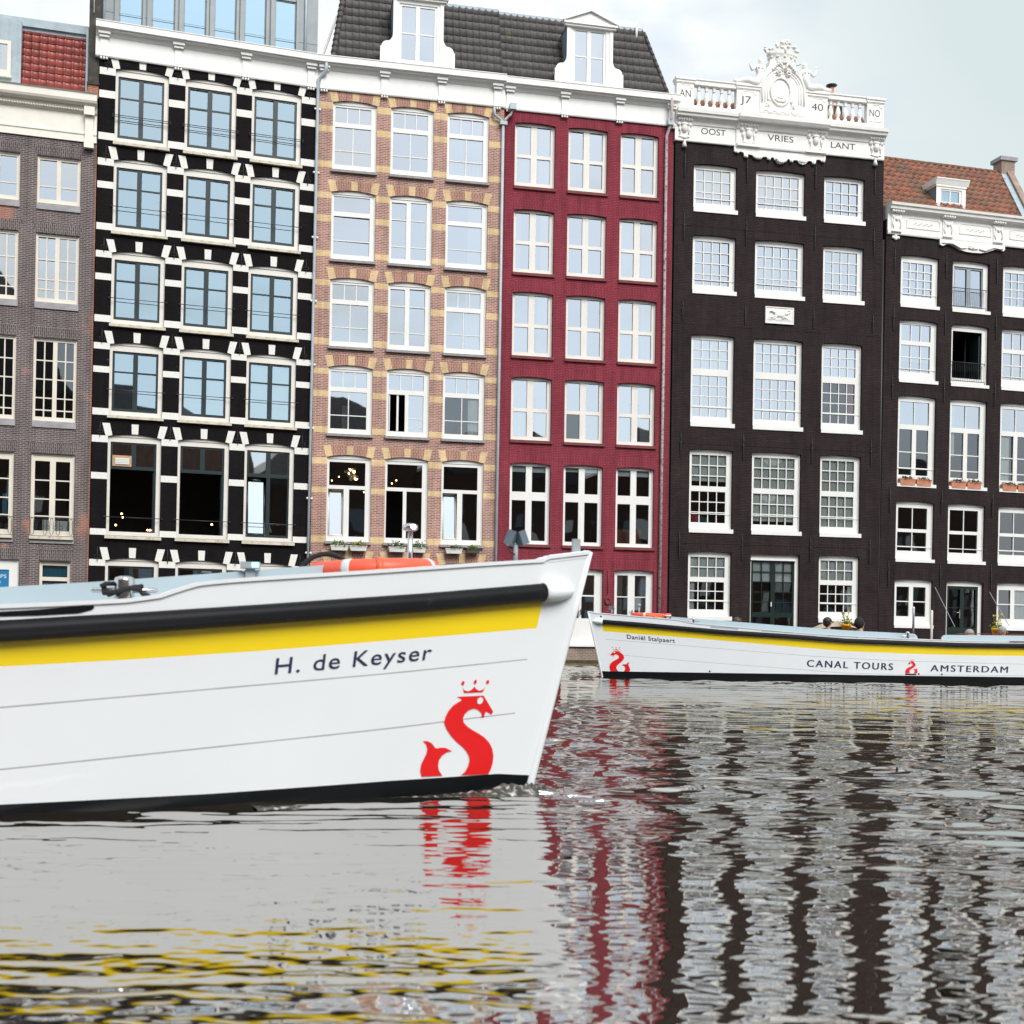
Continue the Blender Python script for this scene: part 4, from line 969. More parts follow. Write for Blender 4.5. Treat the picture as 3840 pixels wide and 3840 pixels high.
for s in (-1, 1):
    for (x, z, q) in ((.50, 23.45, .07), (.56, 23.3, .09), (.46, 23.18, .07), (.62, 23.2, .05)): cr.ball((4.5 + s * x, -.15, z), (q, .05, q), 8, 5)
    c0 = (4.62 + s * .19, 24.62)   # scrolls under the crown
    cr.tube([(c0[0] + (.03 + .02 * i / 2) * math.cos(i * .8) * s, -.2, c0[1] + (.03 + .02 * i / 2) * math.sin(i * .8)) for i in range(12)], .035, 6)
    cr.tube([(4.62 + s * .06, -.2, 24.7), (4.62 + s * .12, -.22, 24.95), (4.62 + s * .3, -.18, 25.1)], [.03, .05, .03], 6)
    for k in range(4): cr.ball((4.62 + s * (.28 + .07 * k), -.18, 24.95 - .07 * k), (.07, .06, .05), 8, 5)
    cr.tube([(4.62 + s * .98, -.06, 23.6), (4.62 + s * 1.0, -.08, 24.1), (4.62 + s * .8, -.08, 24.6), (4.62 + s * .62, -.08, 24.85)], [.03, .04, .05, .04], 6)
for k in range(5): cr.ball((4.62 + (k - 2) * .09, -.16, 25.08), (.06, .06, .07), 8, 5)
co = cr.build('shield_of_arms', 'white_stone', h.root)
kr = MB(); kx = 4.63
kr.lathe([(.52, 25.10), (.57, 25.16), (.56, 25.22), (.62, 25.36), (.66, 25.40), (.68, 25.48), (.62, 25.50)], kx, .10, 0, 24, sy=.55)
for i in range(12):
    w = 2 * PI * i / 12; kr.ball((kx + .60 * math.cos(w), .10 + .335 * math.sin(w), 25.29), (.06, .04, .045), 6, 4)
for i in range(12):
    w = 2 * PI * i / 12; big = i % 3 == 0; x, y = kx + .68 * math.cos(w), .10 + .38 * math.sin(w)
    if i in (9,): continue
    for k in range(5 if big else 3): kr.ball((x + random.uniform(-.08, .08), y - .02 + random.uniform(-.04, .04), 25.57 + random.uniform(0, .15)), random.uniform(.055, .085), 6, 4)
kr.tube([(kx, -.24, 25.44), (kx, -.24, 25.7)], .06, 6)
for k in range(16): kr.ball((kx + random.uniform(-.19, .19), -.22 + random.uniform(-.08, .1), 25.60 + random.uniform(0, .38)), random.uniform(.06, .10), 6, 4)
kr.build('stone_crown', 'white_stone', co)
def mermaid(s, X):
    m = 4.62
    f = lambda x, z, r, y=-.05: (m + s * (x), y, z, r * 1.35)
    J = [f(.98, 24.28, .14), f(1.0, 24.52, .12), f(1.03, 24.72, .14), f(.99, 24.90, .07), f(.97, 25.06, .085, -.07), f(.96, 25.16, .06, -.07),
         f(1.20, 24.84, .06), f(1.36, 24.62, .05, -.1), f(1.46, 24.80, .045, -.1), f(1.46, 24.95, .03, -.1), f(.84, 24.8, .06), f(.76, 24.6, .05, -.08), f(.74, 24.42, .04, -.1),
         f(1.18, 24.14, .15), f(1.42, 24.16, .13, -.08), f(1.66, 24.24, .11, -.04), f(1.86, 24.14, .08), f(2.02, 24.12, .06), f(2.2, 24.16, .09)]
    E = [(0, 1), (1, 2), (2, 3), (3, 4), (4, 5), (2, 6), (6, 7), (7, 8), (8, 9), (2, 10), (10, 11), (11, 12), (0, 13), (13, 14), (14, 15), (15, 16), (16, 17), (17, 18)]
    me = skin_mesh('mermaid_statue', J, E, 2); me.materials.append(MATS['white_stone']); o = link('mermaid_statue', me, h.root)
    hr = MB()
    for k in range(14):
        a = k / 14 * 2 * PI; hr.ball((m + s * .97 + .085 * math.cos(a), -.03, 25.10 + .09 * math.sin(a)), .04, 6, 4)
    for k in range(4): hr.ball((m + s * (.97 - .10), -.04, 25.02 - .06 * k), .035, 6, 4)
    hr.ball((m + s * .95, -.16, 24.74), .06, 8, 5); hr.ball((m + s * 1.09, -.16, 24.74), .06, 8, 5); hr.ball((m + s * .97, -.15, 25.05), (.015, .025, .02), 5, 3)
    for k in range(5): hr.tube([(m + s * 1.44, -.12, 24.95), (m + s * (1.42 + .015 * k), -.12, 25.05 - abs(k - 2) * .01)], .010, 5)
    hr.build('hair_and_hand', 'white_stone', o)
mermaid(-1, 0); mermaid(1, 0)
q = MB(); q.tube([(5.08, .1, 25.02), (5.46, .05, 25.16)], .012, 5); q.tube([(3.72, .1, 24.9), (3.80, .05, 25.05)], .012, 5); q.build('iron_stay', 'iron', co)
rr = MB()
rr.box(.1, 9.1, 1.3, 8.5, 21.6, 23.5); tl = Vector((0, .35, .7)).normalized()
rfm = MB(); tiles(rfm, (.2, .85, 22.95), (1, 0, 0), tl, (0, -tl.z, tl.y), lambda s: 0, lambda s: 8.7, .9, .34, .45); rfm.build('roof', 'tile_orange', h.root)
rr.build('roof_back', 'zinc_dark', h.root)
ch = MB(); ch.box(7.95, 8.6, 2.6, 3.3, 23.2, 24.75, 0); ch.lathe([(.11, 0), (.11, 1.9)], 7.78, 2.0, 23.4, 12, 1); ch.lathe([(.10, 0), (.12, .06), (.25, .12), (.24, .14), (.02, .16)], 7.78, 2.0, 25.20, 12, 2); ch.build('chimney', ['soot_wall', 'terracotta', 'black_pipe'], h.root)
pl = MB(); pl.box(4.0, 5.26, -.05, 0, 14.20, 14.90)
for a, b, c2, d2 in ((4.0, 5.26, 14.86, 14.90), (4.0, 5.26, 14.20, 14.24), (4.0, 4.04, 14.24, 14.86), (5.22, 5.26, 14.24, 14.86)): pl.box(a, b, -.07, -.05, c2, d2)
po = pl.build('name_plaque', 'plaque_white', h.root)
dg = MB()   # running dog relief
dg.ball((4.62, -.06, 14.56), (.22, .04, .085), 12, 6); dg.ball((4.78, -.06, 14.57), (.10, .04, .10), 10, 6); dg.ball((4.44, -.06, 14.60), (.09, .04, .08), 10, 6)
dg.tube([(4.42, -.065, 14.63), (4.34, -.07, 14.70), (4.26, -.07, 14.72), (4.18, -.065, 14.68)], [.055, .045, .045, .02], 7)
dg.tube([(4.32, -.07, 14.74), (4.36, -.075, 14.79)], [.02, .008], 5)
for pth in ([(4.44, 14.54), (4.32, 14.46), (4.16, 14.43)], [(4.50, 14.52), (4.40, 14.40), (4.26, 14.40)], [(4.80, 14.52), (4.90, 14.45), (5.02, 14.42)], [(4.74, 14.50), (4.84, 14.42), (4.70, 14.39)], ):
    dg.tube([(x, -.06, z) for x, z in pth], [.035, .024, .014], 6)
dg.tube([(4.86, -.06, 14.60), (4.98, -.065, 14.62), (5.08, -.065, 14.70), (5.12, -.065, 14.77), (5.04, -.065, 14.79), (4.99, -.065, 14.74)], [.03, .03, .028, .024, .02, .012], 6)
dg.box(4.1, 5.16, -.062, -.05, 14.365, 14.38); dg.build('dog_relief', 'plaque_white', po)
lettering('DEN WITTEN HOND', 4.10, 5.18, 14.265, 14.345, -.053, 'carving_grey', po, bold=-.005)
pipe(h, 'drain_pipe', [(9.33, .10, 18.1), (9.33, .08, .3)], .075, 'black_pipe')

# ================================================================== house E : dark brown, right edge
h = House('E', 'canal_house', 'dark brown brick house with an orange tiled roof and dormer, at the right edge'); EE = h
for r in range(5):
    V1, V0 = h.V[r]
    for c in range(3):
        U0, U1 = h.U[c]; rec = .14; a, b = U0 + .06, U1 - .27; m = (a + b) / 2
        cur = []; nm = 'window'; leaf = None; lm = None; fmat = 'white_paint'
        if r == 0:
            if c == 1: leaf = (a - .03, b + .02, V0 + .22, V1 - .18); lm = 'grey_metal'; gz = [G((a + .03, m - .1, V0 + .30, V1 - .28)), G((m + .1, b - .06, V0 + .30, V1 - .28))]
            else: gz = [G((a, b, V0 + .48, V1 - .24), even(a, b, 4), even(V0 + .48, V1 - .24, 4))]; cur = [(a, b, V0 + .4, V1, 'curtain_white', 0)] if c == 0 else []
        elif r == 1:
            if c == 1: gz = [G((a - .03, b + .02, V0 + .36, V1 - .22), open=True)]
            else: gz = [G((a, b, V1 - .82, V1 - .12), even(a, b, 3)), G((a - .02, b - .02, V0 + .46, V1 - 1.0), even(a, b, 3), [V0 + 1.08])]; cur = [(a, b, V0 + .9, V1, 'curtain_white', 0)]
        elif r == 2:
            gz = [G((a, b, V1 - 1.17, V1 - .2), [m], glass='glass'), G((a - .02, m - .1, V0 + .5, V1 - 1.38), [], [V0 + .80, V0 + 1.48], glass='glass_low'), G((m + .1, b - .02, V0 + .5, V1 - 1.38), [], [V0 + .80, V0 + 1.48], glass='glass_low')]
            if c == 1: cur = [(a - .05, a + .16, V0 + 1.4, V1 - .2, 'curtain_grey', .03)]
            if c == 2: cur = [(a, a + .4, V0 + .5, V1 - 1.4, 'curtain_grey', .02)]
        elif r == 3:
            gz = [G((a, b, V1 - 1.12, V1 - .22), [m], glass='glass_low'), G((a - .02, b - .02, V0 + .48, V1 - 1.26), [m], [V0 + .66] if c != 1 else [], glass='glass_low')]
        else:
            if c == 1:
                leaf = (U0 + .01, U1 - .19, V1 - 3.2, V1 - .17); lm = 'door_green'; nm = 'door'
                gz = [G((U0 + .08, m - .11, V1 - 1.95, V1 - .30), [], [V1 - 1.1], t=.03, glass='glass_low'), G((m + .07, b - .04, V1 - 1.95, V1 - .30), [], [V1 - 1.1], t=.03, glass='glass_low'), G((U0 + .08, m - .11, V1 - 3.0, V1 - 2.15), open=True), G((m + .07, b - .04, V1 - 3.0, V1 - 2.15), open=True)]
            else:
                gz = [G((a, m - .1, V0 + .50, V1 - .27), [], [V0 + 1.13], glass='glass_low'), G((m + .1, b, V0 + .50, V1 - .27), [], [V0 + 1.13], glass='glass_low')]
                if c == 2: cur = [(m + .1, b, V0 + .4, V1 - .2, 'curtain_grey', .02)]
        vb = V0 if not (r == 4 and c == 1) else V1 - 3.3
        o, u0, u1, v0, v1 = window(h, U0, U1, vb, V1, .06, rec, fmat, gz, leaf=leaf, leafmat=lm, bt=.042, sill=((.0, .06), .14, .0, .035, 'white_paint') if nm == 'window' else None, curtains=cur, name=nm)
        if nm == 'door':
            q = MB(); q.box((u1 - u0) / 2 + -.16, (u1 - u0) / 2 - .11, rec + .02, rec + .05, 1.75, 2.12); q.tube([((u1 - u0) / 2 - .13, rec, 2.0), ((u1 - u0) / 2 - .3, rec, 2.0)], .015, 6); q.build('handle', 'steel', o)
            q = MB(); 
            for g in gz[2:]: q.box(h.a(g['r'][0], .2) - u0 - .02, h.a(g['r'][1], .2) - u0 + .02, rec + .08, rec + .1, .25, 1.25)
            q.build('door_panel', 'door_green', o)
        if c == 1 and r < 2:
            q = MB(); w = u1 - u0; za, zb = .26, 1.06
            for z in (za, zb): q.tube([(.0, .02, z), (w - .15, .02, z), (w - .15, .02, z - .1)], .016, 6)
            for i in range(19): q.tube([(.06 + i * (w - .25) / 18, .02, za), (.06 + i * (w - .25) / 18, .02, zb)], .007 if r == 0 else .007, 4)
            q.build('balcony_rail', 'iron', o)
        if c == 1 and r == 1:
            q = MB(); w = u1 - u0; q.box(w - .33, w - .28, .22, .9, .4, 2.3); q.box(w - .62, w - .58, .8, .84, .4, 2.3, 0); q.build('open_casement', 'dark_green_paint', o)
        if c == 0 or r in (1, 3):
            q = MB(); z = (.62 if r < 2 else .80 if r == 2 else .66)
            if r != 4 and not (c == 1 and r == 1): q.box(.06, u1 - u0 - .02, rec - .02, rec - .003, z - .016, z + .016); q.ball((u1 - u0 - .05, rec - .03, z), .035, 6, 4); q.build('sash_rail', 'white_paint', o)
        lintel(h, u0, u1, v1, .06, ['brick_brown_arch'], ht=.44, fl0=.02, fl1=.12, y=-.004, top_rise=.05)
wall(h, 19.0, ['brick_brown'])
for u in (.40, 2.88, 5.37, 7.9):
    for v0, v1 in ((16.7, 17.86), (14.28, 15.36), (11.36, 12.48), (6.54, 7.66), (3.40, 4.50)): anchor(h, u, v0, v1)
S = MB()
S.profile([(0, 18.35), (-.08, 18.35), (-.10, 18.40), (-.10, 18.50), (-.06, 18.54), (-.06, 19.22), (-.10, 19.25), (-.14, 19.32), (-.24, 19.36), (-.30, 19.38), (-.32, 19.48), (-.38, 19.52), (-.40, 19.62), (.4, 19.66), (.4, 18.35)], .02, 11)
for a, b in ((.92, 2.5), (3.45, 5.0), (5.95, 7.6)):
    S.tube([(a, -.065, 18.68), (b, -.065, 18.68), (b, -.065, 19.02), (b - .12, -.065, 19.12), (a + .12, -.065, 19.12), (a, -.065, 19.02)], .018, 4, closed=True)
    m = (a + b) / 2
    for k in range(11): S.ball((m + (k - 5) * .085, -.06, 18.9 + .05 * math.sin(k * 2.1)), (.05, .025, .035), 6, 4)
ent = S.build('entablature', 'white_stone', h.root)
for a, b in ((.12, .72), (2.58, 3.18), (5.05, 5.66)):
    k = MB(); m = (a + b) / 2
    for i in range(5): k.ball((a + (i + .5) * .12, -.18, 19.30), (.065, .11, .075), 8, 5)
    k.box(a + .06, b - .06, -.11, -.05, 18.5, 19.24)
    for s in (-1, 1): k.tube([(m + s * .2, -.12, 19.15), (m + s * .12, -.14, 19.0), (m + s * .2, -.12, 18.8), (m + s * .15, -.12, 18.6)], .03, 6)
    for i in range(4): k.ball((a + .1 + i * .12, -.12, 18.47), (.07, .07, .06), 8, 5)
    k.ball((m, -.13, 19.0), (.08, .05, .09), 8, 5); k.build('carved_bracket', 'white_stone', ent)
k = MB()
for dx, dz, q in ((0, 0, .09), (-.12, .03, .07), (.12, .03, .07), (0, .1, .08)): k.ball((.42 + dx, -.05, 18.2 + dz), (q, .05, q), 8, 5)
k.build('carved_drop', 'white_stone', ent)
ap = MB(); out = [(2.50, 18.36), (2.52, 18.12), (2.66, 18.08), (2.85, 18.17), (3.0, 18.18), (3.2, 18.12), (3.5, 17.98), (3.8, 17.93), (4.1, 17.92), (4.5, 17.93), (4.8, 18.0), (5.05, 18.1), (5.3, 18.18), (5.5, 18.16), (5.62, 18.12), (5.70, 18.2), (5.70, 18.36)]
ap.prism(out, -.10, -.001)
for s in (-1, 1): ap.tube([(4.1 + s * 1.5, -.11, 18.2), (4.1 + s * 1.0, -.12, 18.22), (4.1 + s * .6, -.12, 18.05), (4.1 + s * .3, -.12, 18.1)], [.03, .045, .05, .04], 6)
for i in range(5): ap.tube([(4.1, -.12, 18.05), (4.1 + .24 * math.cos(PI * (i + .5) / 5), -.13, 18.07 + .16 * math.sin(PI * (i + .5) / 5))], [.03, .05], 6)
ap.build('carved_apron', 'white_stone', ent)
# tiled roof running back to its ridge, skewed at the right end
du = Vector((1, 0, 0)); dv = Vector((.0, 3.7, 3.7)).normalized(); n = Vector((0, -dv.z, dv.y)); ln = 5.22
rf = MB(); tiles(rf, (0, .35, 19.55), du, dv, n, lambda s: -.2, lambda s: 7.0 + .235 * s, ln, .32, .48, amp=.06, lip=.075)
for i in range(28): rf.tube([(-.3 + i * .3, 4.05, 23.24 + random.uniform(-.01, .015)), (.02 + i * .3, 4.05, 23.27)], [.12, .10], 8)
roE = rf.build('roof', 'tile_orange', h.root)
for i in range(len(roE.data.polygons)): pass
fl = MB(); P0, P1 = Vector((7.0, .35, 19.6)), Vector((8.25, 4.05, 23.3))
for a, b, mt in ((-.02, .34, 0), (.30, .62, 1)):
    q0 = P0 + Vector((a, 0, .05)); q1 = P1 + Vector((a, 0, .05)); w = b - a; hh = .22 if mt else .06
    ps = [q0, q0 + Vector((w, 0, 0)), q1 + Vector((w, 0, 0)), q1]
    up = [p + Vector((0, 0, hh)) for p in ps]; bse = len(fl.v); fl.v += [tuple(p - Vector((0, 0, .5))) for p in ps] + [tuple(p) for p in up]
    for f in ((0, 1, 5, 4), (1, 2, 6, 5), (2, 3, 7, 6), (3, 0, 4, 7), (4, 5, 6, 7)): fl.face([bse + i for i in f], mt)
fl.box(8.15, 8.85, 3.75, 4.4, 23.1, 23.75, 1); fl.box(8.05, 8.97, 3.68, 4.5, 23.75, 23.93, 2)
fl.build('roof_parapet', ['zinc', 'brick_base', 'concrete_sill'], roE)
ch = MB(); ch.lathe([(.14, 0), (.14, 2.4)], 9.1, 2.2, 20, 10, 1); ch.box(8.85, 9.6, 1.9, 2.5, 21.9, 22.5, 0); ch.build('chimney', ['grey_metal', 'rusty_pipe'], roE)
zz = MB(); zz.box(7.75, 11, .6, 5, 19.5, 20.6); zz.build('zinc_dormer', 'zinc', roE)
y = 1.0; d = MB(); U0, U1 = 2.98, 4.44   # dormer in the roof
d.holed(U0, U1, 19.9, 21.06, [(U0 + .20, U1 - .20, 20.08, 20.97)], y, .06)
d.box(U0 - .03, U1 + .03, y - .04, y + 2.3, 21.06, 21.14); d.profile([(y - .05, 21.14), (y - .14, 21.32), (y - .17, 21.36), (y - .17, 21.40), (y + 2.3, 21.42), (y + 2.3, 21.14)], U0 - .08, U1 + .10)
do = d.build('dormer', 'white_paint', roE)
k = MB()
for x in (U0 + .01, U1 - .01): k.poly([(x, y + .06, 19.9), (x, y + 2.3, 19.9), (x, y + 2.3, 21.1), (x, y + .06, 21.1)])
k.build('dormer_side', 'zinc_dark', roE)
f = MB(); g = (U0 + .27, U1 - .30, 20.15, 20.90); f.holed(U0 + .20, U1 - .20, 20.08, 20.97, [g], y + .04, .04); m = (g[0] + g[1]) / 2
f.box(m - .025, m + .025, y + .05, y + .08, g[2], g[3]); f.box(g[0], g[1], y + .055, y + .08, 20.38, 20.43); f.build('dormer_window', 'white_paint', roE)
p = MB(); p.poly([(g[0], y + .075, g[2]), (g[1], y + .075, g[2]), (g[1], y + .075, g[3]), (g[0], y + .075, g[3])]); p.build('dormer_pane', 'glass_sky', roE)
p = MB(); p.poly([(g[0], y + .3, g[2]), (g[1], y + .3, g[2]), (g[1], y + .3, g[3]), (g[0], y + .3, g[3])]); p.build('dormer_blind', 'curtain_white', roE)
for u0_, v0_, u1_, v1_, nn in ((2.62, 3.44, 3.3, 1.75, 40), (5.30, 3.30, 5.95, 1.85, 40)):  # gangway chains by the doors
    c = MB(); c.tube([(u0_ + (u1_ - u0_) * i / nn, -.05 - .5 * (i / nn), v0_ + (v1_ - v0_) * i / nn + .01 * math.sin(i * 2.2)) for i in range(nn + 1)], .016, 5); c.build('gangway_chain', 'grey_metal', h.root)
# ------------------------------------------------------------------ tour boats
BMAX, LB, ZT, RAKE = 2.0, 10.0, 1.65, .40
def interp(tab, s):
    if s <= tab[0][0]: return tab[0][1]
    for (a, p), (b, q) in zip(tab[:-1], tab[1:]):
        if s <= b: return p + (q - p) * (s - a) / (b - a)
    return tab[-1][1]
def bhalf(s, z):
    t = min(max(s, 0) / LB, 1); b = .03 + BMAX * (1 - (1 - t) ** 2)
    if s > 15: b *= math.sqrt(max(.02, 1 - ((s - 15) / 4.3) ** 2))
    return b * (1 - (.10 + .16 * math.exp(-s / 3)) * (1 - min(z, 1.7) / ZT))
def hullp(s, z, side, out=0.0):
    x = -RAKE * (1 - z / ZT) * math.exp(-s / 2.0) - s
    p = Vector((x, side * bhalf(s, z), z))
    if out:
        d = 1e-3; q = bhalf(s + d, z) - bhalf(max(s - d, 0), z); nx = q / (d + min(d, s) if s > 0 else d)
        p += Vector((nx, side, 0)).normalized() * out
    return p
NEAR = dict(o=(.522, 8.915, 0), ang=11, top=[(0, 1.654), (.32, 1.603), (.33, 1.583), (.82, 1.532), (1.54, 1.453), (2.19, 1.388), (2.45, 1.360), (2.59, 1.338), (2.69, 1.302), (2.79, 1.262), (2.97, 1.23), (3.31, 1.202), (3.64, 1.179), (5, 1.10), (8, 1.03), (14, 1.03), (19.3, 1.15)],
    rail=[(0, 1.385), (.28, 1.367), (1.15, 1.27), (2.17, 1.171), (2.94, 1.10), (3.64, 1.04), (5, .96), (8, .91), (14, .91), (19.3, 1.02)],
    yel=[(0, 1.14), (.266, 1.12), (1.11, 1.042), (2.14, .949), (2.92, .889), (3.63, .842), (5, .76), (8, .69), (14, .69), (19.3, .8)],
    g1=[(0, .93), (.29, .905), (1.33, .807), (2.45, .713), (3.62, .612), (5, .53), (8, .46), (19.3, .5)],
    g2=[(0, .56), (.565, .513), (1.27, .45), (2.42, .359), (3.61, .26), (5, .20), (8, .16), (19.3, .2)], boot=[(0, .10), (.32, .122), (1.2, .108), (2.4, .075), (3.6, .06), (19, .09)], coam0=1.55,
    coam=[(1.3, 1.548), (2.0, 1.47), (2.52, 1.409), (3.14, 1.341), (3.71, 1.288), (5, 1.19), (8, 1.12), (19, 1.12)])
FAR = dict(o=(2.0385, 33.722, 0), ang=10.5, top=[(0, 1.722), (.19, 1.689), (1.1, 1.622), (2.22, 1.539), (2.38, 1.502), (2.53, 1.466), (3.28, 1.404), (5.28, 1.255), (6.47, 1.20), (8.1, 1.15), (9.5, 1.125), (14, 1.13), (19.3, 1.25)],
    rail=[(0, 1.475), (.157, 1.466), (1.1, 1.406), (3.3, 1.238), (5.28, 1.143), (6.48, 1.07), (8.14, 1.035), (9.5, 1.01), (14, 1.02), (19.3, 1.12)],
    yel=[(0, 1.23), (.21, 1.215), (1.07, 1.161), (2.33, 1.086), (5.3, .882), (6.5, .80), (8.17, .762), (9.5, .748), (14, .76), (19.3, .85)],
    g1=[(0, 1.02), (.25, 1.002), (2.33, .867), (5.3, .67), (6.5, .611), (8.2, .563), (11.5, .526), (19.3, .53)],
    g2=[(0, .64), (.26, .616), (2.3, .475), (5.3, .30), (6.4, .225), (8, .205), (19.3, .25)], boot=[(0, .151), (2.3, .164), (5.3, .18), (19, .183)], coam0=2.0,
    coam=[(2.0, 1.63), (2.19, 1.617), (5.4, 1.411), (6.62, 1.344), (8.4, 1.291), (9.35, 1.274), (11.64, 1.294), (19, 1.32)])
LOGO = dict(
 body=[(.791,.653),(.584,.66),(.479,.551),(.485,.53),(.534,.552),(.544,.536),(.541,.512),(.567,.51),(.563,.527),(.576,.546),(.598,.56),(.628,.572),(.655,.57),(.683,.558),(.704,.535),(.711,.506),(.699,.48),(.666,.454),(.622,.43),(.56,.403),(.505,.375),(.455,.338),(.42,.298),(.395,.248),(.388,.195),(.393,.155),(.405,.123),(.638,.124),(.608,.147),(.593,.182),(.59,.221),(.602,.251),(.63,.284),(.668,.314),(.728,.352),(.783,.395),(.827,.441),(.854,.483),(.851,.518),(.837,.557),(.811,.592),(.772,.617),(.748,.63),(.754,.639)],
 crown=[(.74,.678),(.76,.716),(.744,.697),(.713,.689),(.685,.7),(.669,.721),(.651,.703),(.622,.691),(.594,.703),(.581,.719),(.597,.683)],
 tail=[(.992,.363),(.956,.362),(.92,.347),(.888,.317),(.877,.311),(.842,.316),(.803,.313),(.748,.289),(.789,.282),(.819,.264),(.839,.232),(.838,.194),(.823,.161),(.789,.126),(.953,.126),(.972,.163),(.974,.208),(.959,.246),(.947,.277),(.946,.309),(.963,.342)])
for nm, c in (('b1', (.764, .744)), ('b2', (.67, .752)), ('b3', (.572, .751))): LOGO[nm] = [(c[0] + .012 * math.cos(i * PI / 6), c[1] + .014 * math.sin(i * PI / 6)) for i in range(12)]
EYE = [(.604 + .023 * math.cos(i * PI / 7), .625 + .023 * math.sin(i * PI / 7)) for i in range(14)]
def tess(pts):
    from mathutils.geometry import tessellate_polygon
    return [tuple(t) for t in tessellate_polygon([[Vector((p[0], p[1], 0)) for p in pts]])]

